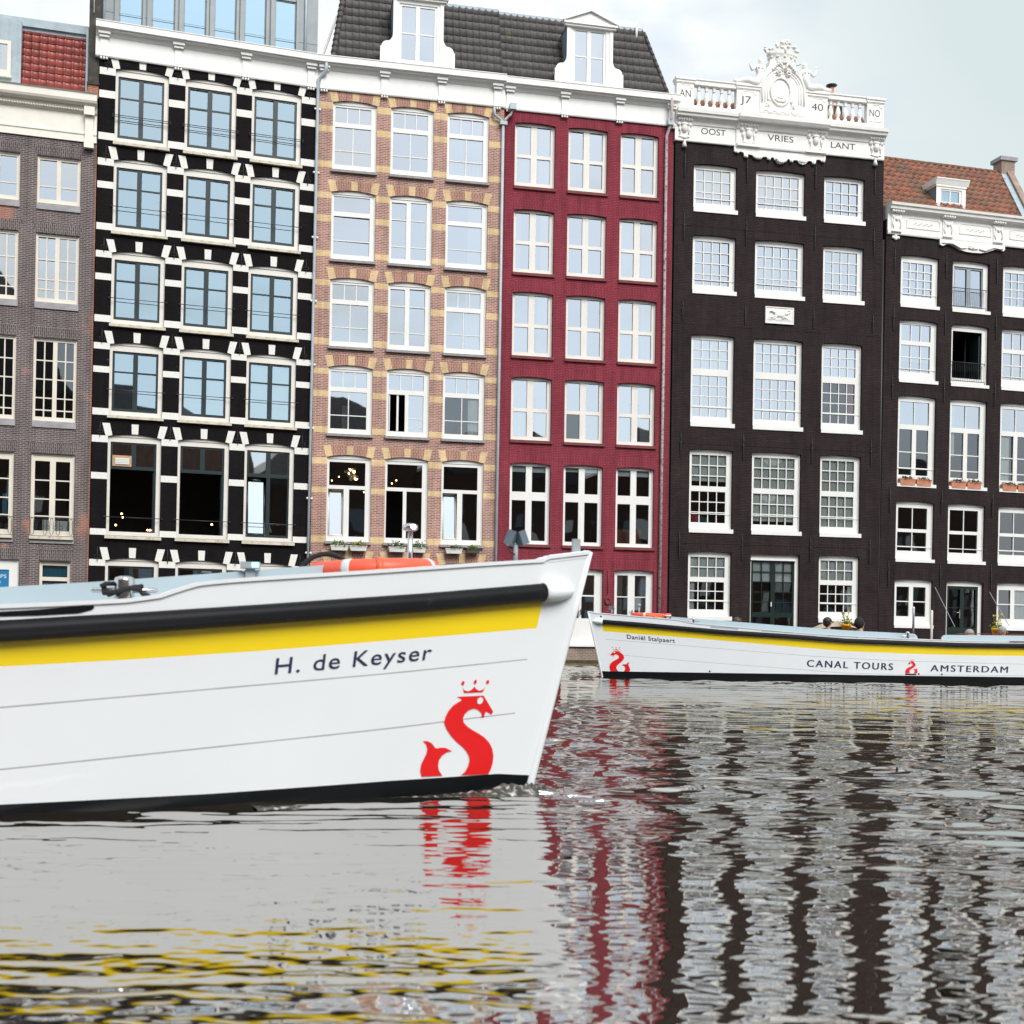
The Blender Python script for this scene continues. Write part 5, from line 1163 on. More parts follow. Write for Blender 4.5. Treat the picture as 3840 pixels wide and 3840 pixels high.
def boat(cfg, label, dirx, side):
    """side: +1 shows port, -1 starboard; dirx +1: bow towards +X"""
    rot = R_(cfg['ang']) + (0 if dirx > 0 else PI)
    root = empty('tour_boat', label, 'boat', cfg['o'], rot)
    top, rail, yel = cfg['top'], cfg['rail'], cfg['yel']
    ss = [0, .03, .08, .14, .2, .262, .272, .29, .3, .325, .335, .4, .5, .6, .7, .85, 1, 1.2, 1.4, 1.6, 1.8, 2, 2.2, 2.4, 2.5, 2.58, 2.65, 2.72, 2.79, 2.88, 2.98, 3.1, 3.3, 3.6, 4, 4.5, 5, 5.5, 6, 6.5, 7, 7.5, 8, 8.5, 9, 9.5, 10, 11, 12, 13, 14, 15, 16, 17, 17.6, 18.2, 18.7, 19.0, 19.2]
    T = lambda n, s: interp(cfg[n], s)
    hb = MB()
    rows = [lambda s: -.45, lambda s: T('boot', s), lambda s: T('g2', s) - .0045, lambda s: T('g2', s) + .0045, lambda s: T('g1', s) - .0045, lambda s: T('g1', s) + .0045, lambda s: T('yel', s), lambda s: T('rail', s), lambda s: T('top', s)]
    mt = [3, 0, 2, 0, 2, 0, 1, 0]
    for sd in (1, -1):
        P = [[hullp(s, r(s), sd) for s in ss] for r in rows]
        b = len(hb.v); c = len(ss)
        for row in P: hb.v += [tuple(p) for p in row]
        for i in range(len(rows) - 1):
            for j in range(c - 1):
                m = mt[i]
                if m == 1 and ss[j] < .27: m = 0
                if m == 2 and ss[j] < .29: m = 0
                q = (b + i * c + j, b + i * c + j + 1, b + (i + 1) * c + j + 1, b + (i + 1) * c + j)
                hb.face(q if sd < 0 else q[::-1], m, True)
        # bulwark cap and inner face
        inn = [[hullp(s, T('top', s) + .012, sd, .012) for s in ss], [hullp(s, T('top', s) + .012, sd, -min(.06, bhalf(s, 1.5) * .7)) for s in ss], [hullp(s, T('top', s) - (.25 if s < 2.5 else .012), sd, -min(.06, bhalf(s, 1.5) * .7)) for s in ss]]
        out2 = [hullp(s, T('top', s) - .012, sd, .012) for s in ss]
        hb.sheet([out2, inn[0], inn[1], inn[2]], 0, False)
        hb.sheet([out2, [hullp(s, T('top', s) - .012, sd) for s in ss]], 0, False)
    # transom
    e = ss[-1]; zz = [r(e) for r in rows]
    for i in range(len(rows) - 1):
        hb.poly([hullp(e, zz[i], 1), hullp(e, zz[i], -1), hullp(e, zz[i + 1], -1), hullp(e, zz[i + 1], 1)], mt[i] if mt[i] != 2 else 0)
    # stem bar
    hb.tube([hullp(0, z, 1) * 1 + Vector((.0, -.03, 0)) for z in (-.4, 0, .4, .8, 1.2, T('top', 0) + .01)], .034, 8, 0)
    hull = hb.build('hull', ['boat_white', 'boat_yellow', 'boat_groove', 'boat_black'], root)
    # stem head cap
    cp = MB(); P = [[], []]
    for s in (0, .05, .1, .2, .3):
        for k, sd in enumerate((1, -1)): P[k].append(hullp(s, T('top', s), sd) + Vector((0, 0, .016)))
    cp.sheet(P); cp.sheet([[p for p in P[0]], [p - Vector((0, 0, .05)) for p in P[0]]]); cp.sheet([[p for p in P[1]], [p - Vector((0, 0, .05)) for p in P[1]]]); cp.build('stem_cap', 'boat_white', root)
    # decks
    dk = MB()
    ds = [s for s in ss if s <= 2.45]; dk.sheet([[hullp(s, T('top', s) - .13, 1, -.02) for s in ds], [Vector((hullp(s, T('top', s) - .13, 1).x, 0, T('top', s) - .10)) for s in ds], [hullp(s, T('top', s) - .13, -1, -.02) for s in ds]], 0, True)
    for sd in (1, -1):
        d2 = [s for s in ss if s >= 2.4 and s < 19]
        dk.sheet([[hullp(s, T('top', s) - .004, sd, -.03) for s in d2], [hullp(s, T('top', s) - .004, sd, -.42) for s in d2]], 0, False)
    d3 = [s for s in ss if 2.2 <= s < 18.9]; dk.sheet([[hullp(s, .42, 1, -.3) for s in d3], [hullp(s, .42, -1, -.3) for s in d3]], 1, False)
    dk.build('deck', ['boat_blue', 'varnish'], root)
    cm = MB(); c0 = cfg['coam0']
    for sd in (1, -1):
        segs = [(c0, 8.56), (9.24, 17.5)] if cfg is FAR else [(c0, 17.5)]
        for a, b_ in segs:
            cs = [a] + [s for s in ss if a + .05 < s < b_ - .12] + [b_]
            def cz(s):
                z = T('coam', s)
                if cfg is FAR:
                    for e0, sg in ((8.56, -1), (9.24, 1)):
                        t = (s - e0) * sg
                        if 0 <= t < .14: z -= .12 * (1 - math.sqrt(max(0, 1 - (1 - t / .14) ** 2)))
                return z - (.22 if cfg is FAR and sd < 0 else 0)
            if cfg is FAR:
                cs = sorted(set(cs + [x for x in (8.42, 8.46, 8.5, 8.53, 8.555, 9.245, 9.27, 9.3, 9.34, 9.38) if a <= x <= b_]))
            lo = [hullp(s, .45, sd, -.40 + .0 * s) for s in cs]
            o_ = [Vector((hullp(s, 1.2, sd, -.36).x, sd * (bhalf(s, 1.2) - .36), cz(s))) for s in cs]
            i_ = [p - Vector((0, sd * .04, 0)) for p in o_]; lo = [Vector((p.x, p.y, .43)) for p in o_]; li = [Vector((p.x, p.y, .43)) for p in i_]
            cm.sheet([lo, o_, i_, li], 0, False)
            for E_ in (0, -1): cm.poly([lo[E_], o_[E_], i_[E_], li[E_]])
    a = Vector((hullp(c0, 1.2, 1).x, bhalf(c0, 1.2) - .36, T('coam', c0))); cm.box(a.x - .04, a.x, -a.y, a.y, .45, a.z)
    cm.build('coaming', 'boat_blue', root)
    # rub rail with white end caps
    for sd in (1, -1):
        rs = [.29] + [s for s in ss if .32 < s < 18.8]
        rb = MB(); rb.tube([hullp(s, T('rail', s), sd, .026) for s in rs], .061, 14); rb.build('rub_rail', 'rubber', root)
        cpp = MB(); k = [.30, .26, .21, .16, .11, .07, .04]
        cpp.tube([hullp(s, T('rail', s), sd, .022 - .035 * ((.30 - s) / .26) ** 2) for s in k], [.070, .070, .069, .064, .054, .038, .012], 14); cpp.build('rail_end_cap', 'boat_white', root)
    def world_decal(name, polys, mat, off=.004, parent=root):
        mb = MB()
        for pts in polys:
            b = len(mb.v); mb.v += [tuple(hullp(s, z, side, off)) for s, z in pts]
            for f in tess(pts): mb.face([b + i for i in f])
        return mb.build(name, mat, parent)
    def logo(ds, dz, k, flip=1):
        f = lambda L_: [(ds + (s - .69) * k, dz + (z - .123) * k) for s, z in L_]
        o = world_decal('serpent_emblem', [f(LOGO[n]) for n in ('body', 'crown', 'tail', 'b1', 'b2', 'b3')], 'logo_red')
        world_decal('emblem_eye', [f(EYE)], 'boat_white', .007, o)
    def hull_text(txt, s0, z0, s1, z1, cap, bold=0.0, spacing=1.0, mat='letter_navy', heavy=0):
        vs, fs = text_mesh(txt, bold=bold, spacing=spacing); H = max(b for a, b in text_mesh('H')[0]); X0 = min(a for a, b in vs); X1 = max(a for a, b in vs)
        mb = MB()
        for a, b in vs:
            t = (a - X0) / (X1 - X0); mb.v.append(tuple(hullp(s0 + (s1 - s0) * t, z0 + (z1 - z0) * t + b / H * cap, side, .004)))
        for f in fs: mb.face(f)
        if heavy:   # thicken the strokes
            n0 = len(mb.v)
            for k in (-1, 1):
                b0 = len(mb.v)
                for a, b in vs:
                    t = (a - X0) / (X1 - X0); mb.v.append(tuple(hullp(s0 + (s1 - s0) * t + k * heavy, z0 + (z1 - z0) * t + b / H * cap, side, .0045 + .0003 * k)))
                for f in fs: mb.face([b0 + i for i in f])
        mb.build('lettering', mat, root)
    return root, logo, hull_text, world_decal, T
def bollard(root, s, z0, z1, side, r, inset=.16, pin=.19):
    p = hullp(s, z0, side); p.y -= side * inset
    b = MB(); b.lathe([(r * .98, -.02), (r, 0), (r, z1 - z0 - .02), (r * .94, z1 - z0 - .006), (r * .5, z1 - z0 + .004)], p.x, p.y, z0, 20); o = b.build('bollard', 'steel', root)
    c = MB(); zc = z0 + (z1 - z0) * .42; c.tube([(p.x - pin, p.y, zc - .004), (p.x - pin * .95, p.y, zc - .003), (p.x, p.y, zc), (p.x + pin * .95, p.y, zc + .003), (p.x + pin, p.y, zc + .004)], [.004, .014, .016, .014, .004], 8); c.build('bollard_pin', 'steel', o)
    return p, zc
# ---- near boat
root, logo, htext, decal, T = boat(NEAR, 'large white tour boat with yellow stripe and red serpent, in the left foreground', 1, -1)
NB = root
logo(.69, .123, 1.0)
htext('H. de Keyser', 2.076, .803, 1.038, .901, .098, bold=.004, spacing=1.12)
decal('fairlead_slot', [[(3.155, 1.196), (3.15, 1.184), (3.164, 1.171), (3.23, 1.150), (3.45, 1.132), (3.72, 1.118), (3.72, 1.142), (3.45, 1.165), (3.25, 1.189)]], 'boat_black', .005)
bp, bz = bollard(root, 3.005, 1.235, 1.372, -1, .058, inset=.14)
q = MB(); x, y = -2.31, -.42
q.box(x - .062, x + .062, y - .05, y + .05, 1.462, 1.502, 0); q.box(x - .03, x + .03, y - .02, y + .02, 1.25, 1.462, 0); o = q.build('navigation_light', 'grey_metal', root)
q = MB(); q.box(x + .012, x + .05, y - .054, y - .05, 1.470, 1.496, 0); q.build('green_lamp', 'lamp_green', o)
q = MB(); x = -1.25; q.tube([(x, 0, 1.38), (x, 0, 1.775)], .018, 10); q.lathe([(.03, 0), (.05, .01), (.052, .04), (.03, .052)], x, 0, 1.765, 14); o = q.build('mast_light', 'steel', root)
q = MB(); q.ball((x + .015, -.05, 1.792), (.016, .008, .016), 8, 5); q.build('lamp', 'lamp_white', o)
def floods(root, x, z, k=1.0, post=.16):
    q = MB(); q.tube([(x, 0, z - .15), (x, 0, z)], .016, 8, 1)
    for s, t in ((-1, .35), (1, -.35)):
        M = Matrix.Rotation(t, 3, 'Y') @ Matrix.Rotation(s * .5, 3, 'Z'); c = Vector((x + s * .035, -.01, z + .045)); b = len(q.v)
        q.box(-.03, .03, -.035, .035, -.05, .05, 0)
        for i in range(b, len(q.v)): q.v[i] = tuple(c + M @ Vector(q.v[i]))
    q.ball((x - .06, -.03, z + .0), .014, 6, 4, 1); q.tube([(x - .06, -.03, z), (x - .05, -.03, z - .05), (x - .01, -.02, z - .07)], .006, 5, 2)
    return q.build('floodlights', ['lamp_grey', 'grey_metal', 'iron'], root)
floods(root, -.515, 1.695)
q = MB(); q.box(-.112, -.058, -.02, .02, 1.5, 1.748); q.build('stem_post', 'grey_metal', root)
# ---- far boat
root, logo, htext, decal, T = boat(FAR, 'white tour boat carrying passengers and yellow flowerpots, farther off below the dark brick houses', -1, 1)
FB = root
logo(.555, .156, 1.0)
logo(8.30, .246, .58)
htext('Daniël Stalpaert', .862, 1.026, 2.091, .938, .108, bold=.012, spacing=1.1)
htext('CANAL TOURS', 5.50, .378, 7.78, .321, .176, spacing=1.25, heavy=.007)
htext('AMSTERDAM', 8.82, .309, 11.03, .294, .166, spacing=1.25, heavy=.007)
for s, z in ((2.98, .204), (8.50, .232), (9.145, .231), (.279, 1.60)):
    decal('outlet', [[(s + .024 * math.cos(i * PI / 5), z + .024 * math.sin(i * PI / 5)) for i in range(10)]], 'boat_black', .004)
decal('step_plate', [[(8.13, .20), (8.43, .20), (8.43, .235), (8.13, .235)]], 'boat_black', .005)
for s, z0, z1 in ((2.62, 1.46, 1.59), (8.2, 1.15, 1.335)): bollard(root, s, z0, z1, 1, .055)
for a, b in ((3.0, 3.7), (4.3, 5.1), (6.0, 6.8), (7.3, 8.0)):
    decal('side_step', [[(a, T('rail', a) + .09), (b, T('rail', b) + .09), (b, T('rail', b) + .13), (a, T('rail', a) + .13)]], 'boat_blue', .004)
decal('side_step', [[(11.0, 1.115), (11.9, 1.115), (11.9, 1.14), (11.0, 1.14)]], 'varnish', .02)
floods(root, -.62, 1.79)
q = MB(); q.tube([(-1.37, 0, 1.55), (-1.37, 0, 1.90)], .02, 8); q.ball((-1.37, 0, 1.92), .05, 8, 6); q.build('mast_light', 'grey_metal', root)
x, y = -2.08, .3; q = MB(); q.lathe([(.05, 0), (.05, .09), (.09, .10), (.09, .13)], x, y, 1.54, 10, 1); q.lathe([(.09, .13), (.085, .16), (.03, .175)], x, y, 1.54, 10, 0); q.build('navigation_light', ['lamp_red', 'pale_trim'], root)
for x, zt, zb in ((-8.97, 2.04, .45), (-9.51, 1.95, .45)):
    q = MB(); q.tube([(x, .6, zb), (x, .6, zt - .03), (x - .0, .6, zt)], [.035, .035, .02], 8); q.build('boarding_post', 'pale_trim' if x < -9 else 'steel', root)
q = MB(); q.box(-17, -10.07, .86, .96, 1.315, 1.335); q.build('table_top', 'varnish', root)
q = MB()
for x in (-4, -6.5, -7.6, -10.8, -12, -14): q.box(x - .2, x + .2, -.9, .6, .42, .82)
q.build('bench', 'varnish', root)

# ------------------------------------------------------------------ things on the boats
def on(boatroot, x, y, z): 
    return boatroot.matrix_basis @ Vector((x, y, z))
bpy.context.view_layer.update()
def lifebuoy(boatroot, x, y, z, label, R1=.38, r=.075, tilt=(0, 0)):
    c = empty('lifebuoy', label, 'lifebuoy', on(boatroot, x, y, z), boatroot.rotation_euler.z, 'lifebuoys on the bows')
    c.rotation_euler.x = tilt[0]; c.rotation_euler.y = tilt[1]
    b = MB(); b.tube([(R1 * math.cos(i * PI / 24), R1 * math.sin(i * PI / 24), 0) for i in range(48)], r, 14, closed=True); b.build('ring', 'buoy_orange', c)
    for k in range(4):
        a = k * PI / 2 + PI / 4 + .25; m = MB(); m.tube([((R1) * math.cos(a + t), (R1) * math.sin(a + t), 0) for t in (-.07, -.03, .03, .07)], r + .004, 14); m.build('reflective_band', 'buoy_band', c)
    g = MB()
    for k in range(4):
        a = k * PI / 2; g.tube([((R1 + r + .012 + .02 * math.sin(PI * i / 10)) * math.cos(a + i * PI / 20), (R1 + r + .012 + .02 * math.sin(PI * i / 10)) * math.sin(a + i * PI / 20), -.015 - .04 * math.sin(PI * i / 10)) for i in range(11)], .012, 6)
    g.build('grab_rope', 'rope_orange', c)
    for k in range(4):
        a = k * PI / 2; m = MB(); m.tube([(R1 * math.cos(a + t), R1 * math.sin(a + t), 0) for t in (-.06, .06)], r + .007, 14); m.build('rope_strap', 'buoy_orange', c)
    return c
lifebuoy(NB, -1.49, -.0, 1.485, 'orange lifebuoy with grey bands on the bow of the near white boat', .375, .068, (.0, R_(-3)))
lifebuoy(FB, -1.63, .0, 1.645, 'orange lifebuoy lying on the bow of the far white boat', .38, .07, (0, R_(-2)))
ty = MB(); ty.tube([(.20 * math.cos(i * PI / 14), .06 * math.sin(i * PI / 14) , .20 * math.sin(i * PI / 14)) for i in range(28)], .018, 8, closed=True)
o = ty.build('rope_coil', 'rope_black'); o.location = on(NB, -1.80, .2, 1.40); o.rotation_euler = (R_(10), R_(0), NB.rotation_euler.z); tag(o, 'black rope coil standing behind the orange lifebuoy on the near boat', 'rope')
rp = MB(); px_, py_ = bp.x, bp.y; rr = .058 + .013
path = [(px_ - .13, py_ - .02, bz + .02), (px_ - .10, py_ - .03, bz + .035), (px_ - .05, py_ + .04, bz + .04), (px_ + .02, py_ + .07, bz + .03), (px_ + .085, py_ + .03, bz + .02), (px_ + .10, py_ - .04, bz + .025),
        (px_ + .06, py_ - .06, bz + .015), (px_, py_ - .075, bz), (px_ - .06, py_ - .065, bz - .018), (px_ - .11, py_ - .03, bz - .02), (px_ - .12, py_ + .01, bz + .02), (px_ - .08, py_ - .05, bz - .03), (px_ - .04, py_ - .075, bz - .012),
        (px_ + .04, py_ - .075, bz + .012), (px_ + .09, py_ - .06, bz + .005), (px_ + .11, py_ - .06, bz - .02), (px_ + .14, py_ - .05, bz - .03), (px_ + .165, py_ - .05, bz - .055)]
sm = []
for i in range(len(path) - 1):
    for t in (0, .33, .66): sm.append(Vector(path[i]).lerp(Vector(path[i + 1]), t))
rp.tube(sm + [path[-1]], .0145, 8)
o = rp.build('mooring_rope', 'rope_black'); o.matrix_world = NB.matrix_basis.copy(); tag(o, 'black mooring rope knotted round the steel bollard of the near boat', 'rope')
def leaves(n, cen, rad, size, mats, seed=0, up=.3):
    rnd = random.Random(seed); mb = MB()
    for i in range(n):
        p = Vector((cen[0] + rnd.gauss(0, rad[0]), cen[1] + rnd.gauss(0, rad[1]), cen[2] + abs(rnd.gauss(0, rad[2])))); s = size * rnd.uniform(.6, 1.3)
        a = rnd.uniform(0, 2 * PI); t = rnd.uniform(-.9, .9); d = Vector((math.cos(a), math.sin(a), up + t)).normalized(); e = d.cross(Vector((rnd.uniform(-1, 1), rnd.uniform(-1, 1), rnd.uniform(-1, 1)))).normalized()
        mb.poly([p, p + d * s * .5 + e * s * .3, p + d * s, p + d * s * .5 - e * s * .3], rnd.choices(range(len(mats)), weights=[3] + [1] * (len(mats) - 1))[0])
    return mb
def flowerpot(x, y, z, label, seed, r=.135, hh=.22):
    c = empty('flowerpot', label, 'flowerpot', on(FB, x, y, z), 0, 'yellow flowerpots on the far boat')
    b = MB(); b.lathe([(r * .68, 0), (r * .9, hh * .72), (r * .98, hh * .74), (r, hh), (r * .85, hh), (r * .8, hh * .8)], 0, 0, 0, 16); b.build('pot', 'pot_yellow', c)
    m = leaves(130, (0, 0, hh * .95), (.075, .075, .06), .06, ['leaf_green', 'leaf_lime', 'flower_yellow'], seed)
    rnd = random.Random(seed)
    for k in range(9):
        a = rnd.uniform(-.14, .14); h2 = rnd.uniform(.12, .36) if seed != 2 else rnd.uniform(.1, .4); m.tube([(a * .4, 0, hh), (a, rnd.uniform(-.05, .05), hh + h2)], .006, 4, 0)
        for j in range(4): m.ball((a + rnd.uniform(-.025, .025), rnd.uniform(-.03, .03), hh + h2 + rnd.uniform(-.03, .03)), .018, 5, 3, 2 if (seed == 2 or k % 2) else 1)
    m.build('plant', ['leaf_green', 'leaf_lime', 'flower_yellow'], c)
flowerpot(-7.435, -.3, 1.315, 'yellow flowerpot with loose green sprigs, between two men on the far boat', 1)
flowerpot(-12.015, -.3, 1.25, 'yellow flowerpot with yellow blossom on tall stems, near the right edge of the far boat', 2, r=.15, hh=.26)
def person(x, y, label, skin, hair, shirt, face=0.0, headz=1.54, hood=False, arm=None, lean=0.0):
    """seated passenger; face: heading of the nose in boat coordinates"""
    c = empty('person', label, 'person', on(FB, x, y, .42), FB.rotation_euler.z + face)
    H = headz - .42; sh = H - .22; hip = .40   # heads above the deck boards
    ls = lambda s: s * .19
    J = [(0, 0, hip + .04, .14), (.0, 0, (hip + sh) / 2, .15), (0, 0, sh - .07, .155), (0, 0, sh + .03, .06), (.01, 0, H - .07, .062), (.015, 0, H, .108), (.0, 0, H + .06, .10)]
    E = [(0, 1), (1, 2), (2, 3), (3, 4), (4, 5), (5, 6)]
    for s in (-1, 1):
        k = len(J); J += [(.02, s * .11, hip + .02, .095), (.40, s * .12, hip + .05, .07), (.42, s * .12, .06, .05), (.54, s * .12, .03, .045)]; E += [(0, k), (k, k + 1), (k + 1, k + 2), (k + 2, k + 3)]
        k = len(J)
        if arm and s == arm: J += [(0, s * .2, sh - .05, .07), (.16, s * .26, sh - .22, .05), (.17, s * .10, H - .03, .035), (.15, s * .06, H + .04, .03)]
        else: J += [(0, s * .2, sh - .05, .07), (.06, s * .26, sh - .32, .05), (.26, s * .16, hip + .16, .036), (.33, s * .12, hip + .15, .03)]
        E += [(2, k), (k, k + 1), (k + 1, k + 2), (k + 2, k + 3)]
    me = skin_mesh('body', J, E, 2)
    for k in (skin, shirt, 'trousers'): me.materials.append(MATS[k])
    for p in me.polygons:
        z = p.center.z; r = math.hypot(p.center.x, p.center.y)
        p.material_index = 0 if z > sh + .0 and r < .14 else (2 if z < hip + .12 and not (p.center.x > .2 and z > hip + .11) else (0 if (p.center.x > .2) or (arm and z > sh - .16 and p.center.x > .1) else 1))
    b = link('body', me, c)
    f = MB()
    f.ball((.125, 0, H - .01), (.022, .014, .02), 6, 4, 0)                      # nose
    for s in (-1, 1): f.ball((.0, s * .110, H), (.022, .012, .03), 6, 4, 0); f.ball((.108, s * .035, H + .025), (.012, .016, .009), 6, 4, 1)
    f.ball((.11, 0, H - .055), (.01, .026, .007), 6, 4, 2)
    f.build('face', [skin, 'hair_black', 'curtain_red'], b)
    hr = MB()
    if hood: hr.ball((-.025, 0, H + .015), (.138, .138, .165), 14, 9)
    else: hr.ball((-.022, 0, H + .045), (.128, .122, .118), 14, 9); hr.ball((-.055, 0, H - .01), (.085, .108, .10), 12, 8)
    hr.build('hood' if hood else 'hair', hair, b)
    return c, b, H
c, b, H = person(-6.64, .25, 'man in sunglasses and a grey shirt on the far boat, beside the beige canopy', 'skin', 'hair_black', 'shirt_grey', PI + .35, 1.55)
q = MB(); q.box(.112, .13, -.08, .08, H + .008, H + .045); q.box(.0, .12, -.118, -.11, H + .018, H + .03); q.box(.0, .12, .11, .118, H + .018, H + .03); q.build('sunglasses', 'hair_black', b)
person(-7.575, .25, 'person in a black hood with one hand raised to the face, right of the flowerpot', 'skin', 'shirt_black', 'shirt_black', PI + .15, 1.55, hood=True, arm=1)
person(-4.09, .15, 'dark haired passenger barely showing over the boat side, in front of the dark green door', 'skin', 'hair_brown', 'shirt_navy', PI + .3, 1.50)
person(-11.86, .25, 'grey haired person in a red top behind the blossoming flowerpot', 'skin', 'hair_grey', 'shirt_red', PI - .5, 1.40)
person(-10.9, .2, 'pale sunbathing passenger low behind the varnished table top', 'skin', 'hair_grey', 'shirt_grey', PI, 1.30)
cv = MB(); P = []
for i in range(9):
    t = i / 8; row = []
    for j in range(9):
        w = j / 8; x = -6.75 - 1.3 * t; row.append((x, -1.2 + .8 * w, 1.40 + .22 * math.sin(PI * min(1, t * 1.1 + .0)) ** .7 * math.sin(PI * (.1 + .8 * w)) + .0))
    P.append(row)
cv.sheet(P); cv.sheet([[p for p in P[0]], [(p[0], p[1], .45) for p in P[0]]]); cv.sheet([[r[0] for r in P], [(r[0][0], r[0][1], .45) for r in P]])
o = cv.build('folded_canopy', 'canvas_beige'); o.matrix_world = FB.matrix_basis.copy(); tag(o, 'beige canvas canopy bulging behind the seated men on the far boat', 'canopy')

# ------------------------------------------------------------------ window boxes
def planter(h, u0, u1, zb, zt, y, label, potmat, leafm, n, seed, grp, dp=.2, hgt=.06):
    m = h.root.matrix_world if h.root.matrix_world != Matrix.Identity(4) else h.root.matrix_basis
    c = empty('flower_box', label, 'flower box', mat=h.root.matrix_basis @ Matrix.Translation(((u0 + u1) / 2, y, zb)), group=grp)
    w = (u1 - u0) / 2; H = zt - zb; b = MB()
    V = [(-w * .88, -dp * .4, 0), (w * .88, -dp * .4, 0), (w * .88, dp * .4, 0), (-w * .88, dp * .4, 0), (-w, -dp / 2, H), (w, -dp / 2, H), (w, dp / 2, H), (-w, dp / 2, H)]
    b.v = V
    for f in ((0, 1, 5, 4), (1, 2, 6, 5), (2, 3, 7, 6), (3, 0, 4, 7), (3, 2, 1, 0)): b.face(f)
    b.box(-w - .012, w + .012, -dp / 2 - .012, -dp / 2 + .012, H - .03, H + .004); b.box(-w, w, -dp / 2 + .012, dp / 2, H - .03, H - .02)
    b.build('box', potmat, c)
    lv = leaves(int(n * 2.4), (0, -dp * .15, H), (w * .42, dp * .3, hgt), .085, leafm, seed); lv.build('plants', leafm, c)
    return c
specs = [(.75, 1.43, 'green trailing plants, left one below the orange house left window', ['leaf_green', 'leaf_lime', 'flower_white'], 90, .08), (1.48, 2.15, 'orange and yellow flowers, right one below the left window', ['leaf_lime', 'flower_orange', 'leaf_green'], 80, .07),
    (2.99, 3.66, 'bushy dark leaves, below the open black window', ['leaf_green', 'leaf_dark', 'flower_white'], 110, .09), (3.92, 4.44, 'pale sprigs, right of the boat mast light', ['leaf_green', 'flower_white', 'leaf_dark'], 90, .10),
    (5.22, 5.88, 'sparse dry plants, below the right window', ['leaf_dark', 'leaf_lime'], 60, .05)]
for i, (a, b, t, lm, n, hg) in enumerate(specs): planter(TH, a, b, 4.21, 4.40, -.22, 'white flower box with ' + t, 'planter_white', lm, n, i, 'flower boxes on the orange brick house', hgt=hg)
planter(TH, 6.06, 6.58, 4.25, 4.42, -.22, 'black flower box with yellow green plants beside the drain pipe', 'planter_dark', ['leaf_lime', 'leaf_dark'], 60, 9, 'flower boxes on the orange brick house', hgt=.05)
tsp = [(.85, 1.60, 'left one on the left window sill'), (1.63, 2.36, 'right one on the left window sill'), (3.31, 4.06, 'left one on the middle window sill'), (4.09, 4.80, 'right one on the middle window sill'), (5.83, 6.56, 'left one on the right edge sill'), (6.60, 7.3, 'cut off by the right edge')]
for i, (a, b, t) in enumerate(tsp): planter(EE, a, b, 7.74, 8.02, .02, 'terracotta flower box with dark low plants, ' + t, 'terracotta', ['leaf_dark', 'soil', 'leaf_green'], 45, 20 + i, 'terracotta flower boxes on the dark house', dp=.18, hgt=.04)
# ------------------------------------------------------------------ bow wave
rnd = random.Random(3); fw = MB(); P = []
for i in range(90):
    s = -.16 + i * .026; row = []
    for j in range(12):
        w = j / 11; width = .10 + .16 * math.exp(-((s - .25) / .45) ** 2) + .05 * max(0, s)
        if s < 0: base = Vector((-.40 - s, -.02 - abs(s) * .2, 0)); p = base + Vector((.0, -1, 0)) * (w * .16)
        else:
            b0 = hullp(max(s, 0), 0, -1); p = Vector((b0.x, b0.y, 0)) + Vector((.25, -1, 0)).normalized() * (w * width)
        wp = NB.matrix_basis @ p
        env = math.sin(PI * min(1, w * 1.0)) ** .6 if 0 < w < 1 else 0
        hgt = (.052 * math.exp(-((s - .2) / .38) ** 2) + .008) * env * max(0, 1 - max(0, s - .7) / 1.45)
        hgt *= .45 + 1.1 * abs(noise.noise(wp * 14)) + .5 * abs(noise.noise(wp * 37))
        row.append((wp.x + .01 * noise.noise(wp * 21), wp.y + .01 * noise.noise(wp * 23), max(hgt, 0) - (.012 if env == 0 else 0.0)))
    P.append(row)
fw.sheet(P)
m, nt, out = new_mat('foam'); b = N(nt, 'ShaderNodeBsdfPrincipled'); L(nt, b.outputs[0], out.inputs[0])
tc = nt.nodes.new('ShaderNodeTexCoord'); nz = N(nt, 'ShaderNodeTexNoise'); nz.inputs['Scale'].default_value = 22; nz.inputs['Detail'].default_value = 8; L(nt, tc.outputs['Object'], nz.inputs['Vector'])
L(nt, ramp(nt, nz.outputs[0], [(.46, (.03, .027, .02)), (.58, (.14, .135, .12)), (.70, (.62, .62, .60))]), b.inputs['Base Color']); b.inputs['Roughness'].default_value = .15
bp_ = N(nt, 'ShaderNodeBump'); bp_.inputs['Strength'].default_value = .8; bp_.inputs['Distance'].default_value = .02; L(nt, nz.outputs[0], bp_.inputs['Height']); L(nt, bp_.outputs[0], b.inputs['Normal'])
tag(fw.build('bow_wave', 'foam'), 'white foam curling along the bow of the near boat', 'foam', kind='stuff')

# ------------------------------------------------------------------ water
rg = np.random.RandomState(11)
ys = [-220, -60, -12, -1, .8, 1.4]; y = 1.9
while y < 62: ys.append(y); y *= 1.0 + WROW
ys += [66, 75, 100, 180, 400]; ys = np.array(ys)
tc_ = np.linspace(-1, 1, WCOL); ext = np.array([40, 120, 500.])
xs = np.zeros((len(ys), WCOL + 6))
for i, yy in enumerate(ys):
    hw = .52 * max(yy, 1.9) + 1.2; hw = min(hw, 36)
    xs[i, 3:-3] = tc_ * hw; xs[i, :3] = -ext[::-1]; xs[i, -3:] = ext
X = xs; Y = np.repeat(ys[:, None], X.shape[1], 1); Z = np.zeros_like(X)
def waves(X, Y, n, lmin, lmax, slope, spread, seed, xs_=1.0):
    r = np.random.RandomState(seed); Z = np.zeros_like(X)
    for k in range(n):
        lam = lmin * (lmax / lmin) ** r.rand(); th = PI / 2 + r.randn() * spread; kk = 2 * PI / lam
        Z += slope / kk * np.sin(kk * (math.cos(th) * X + math.sin(th) * Y) + r.rand() * 2 * PI)
    return Z * math.sqrt(2.0 / n)
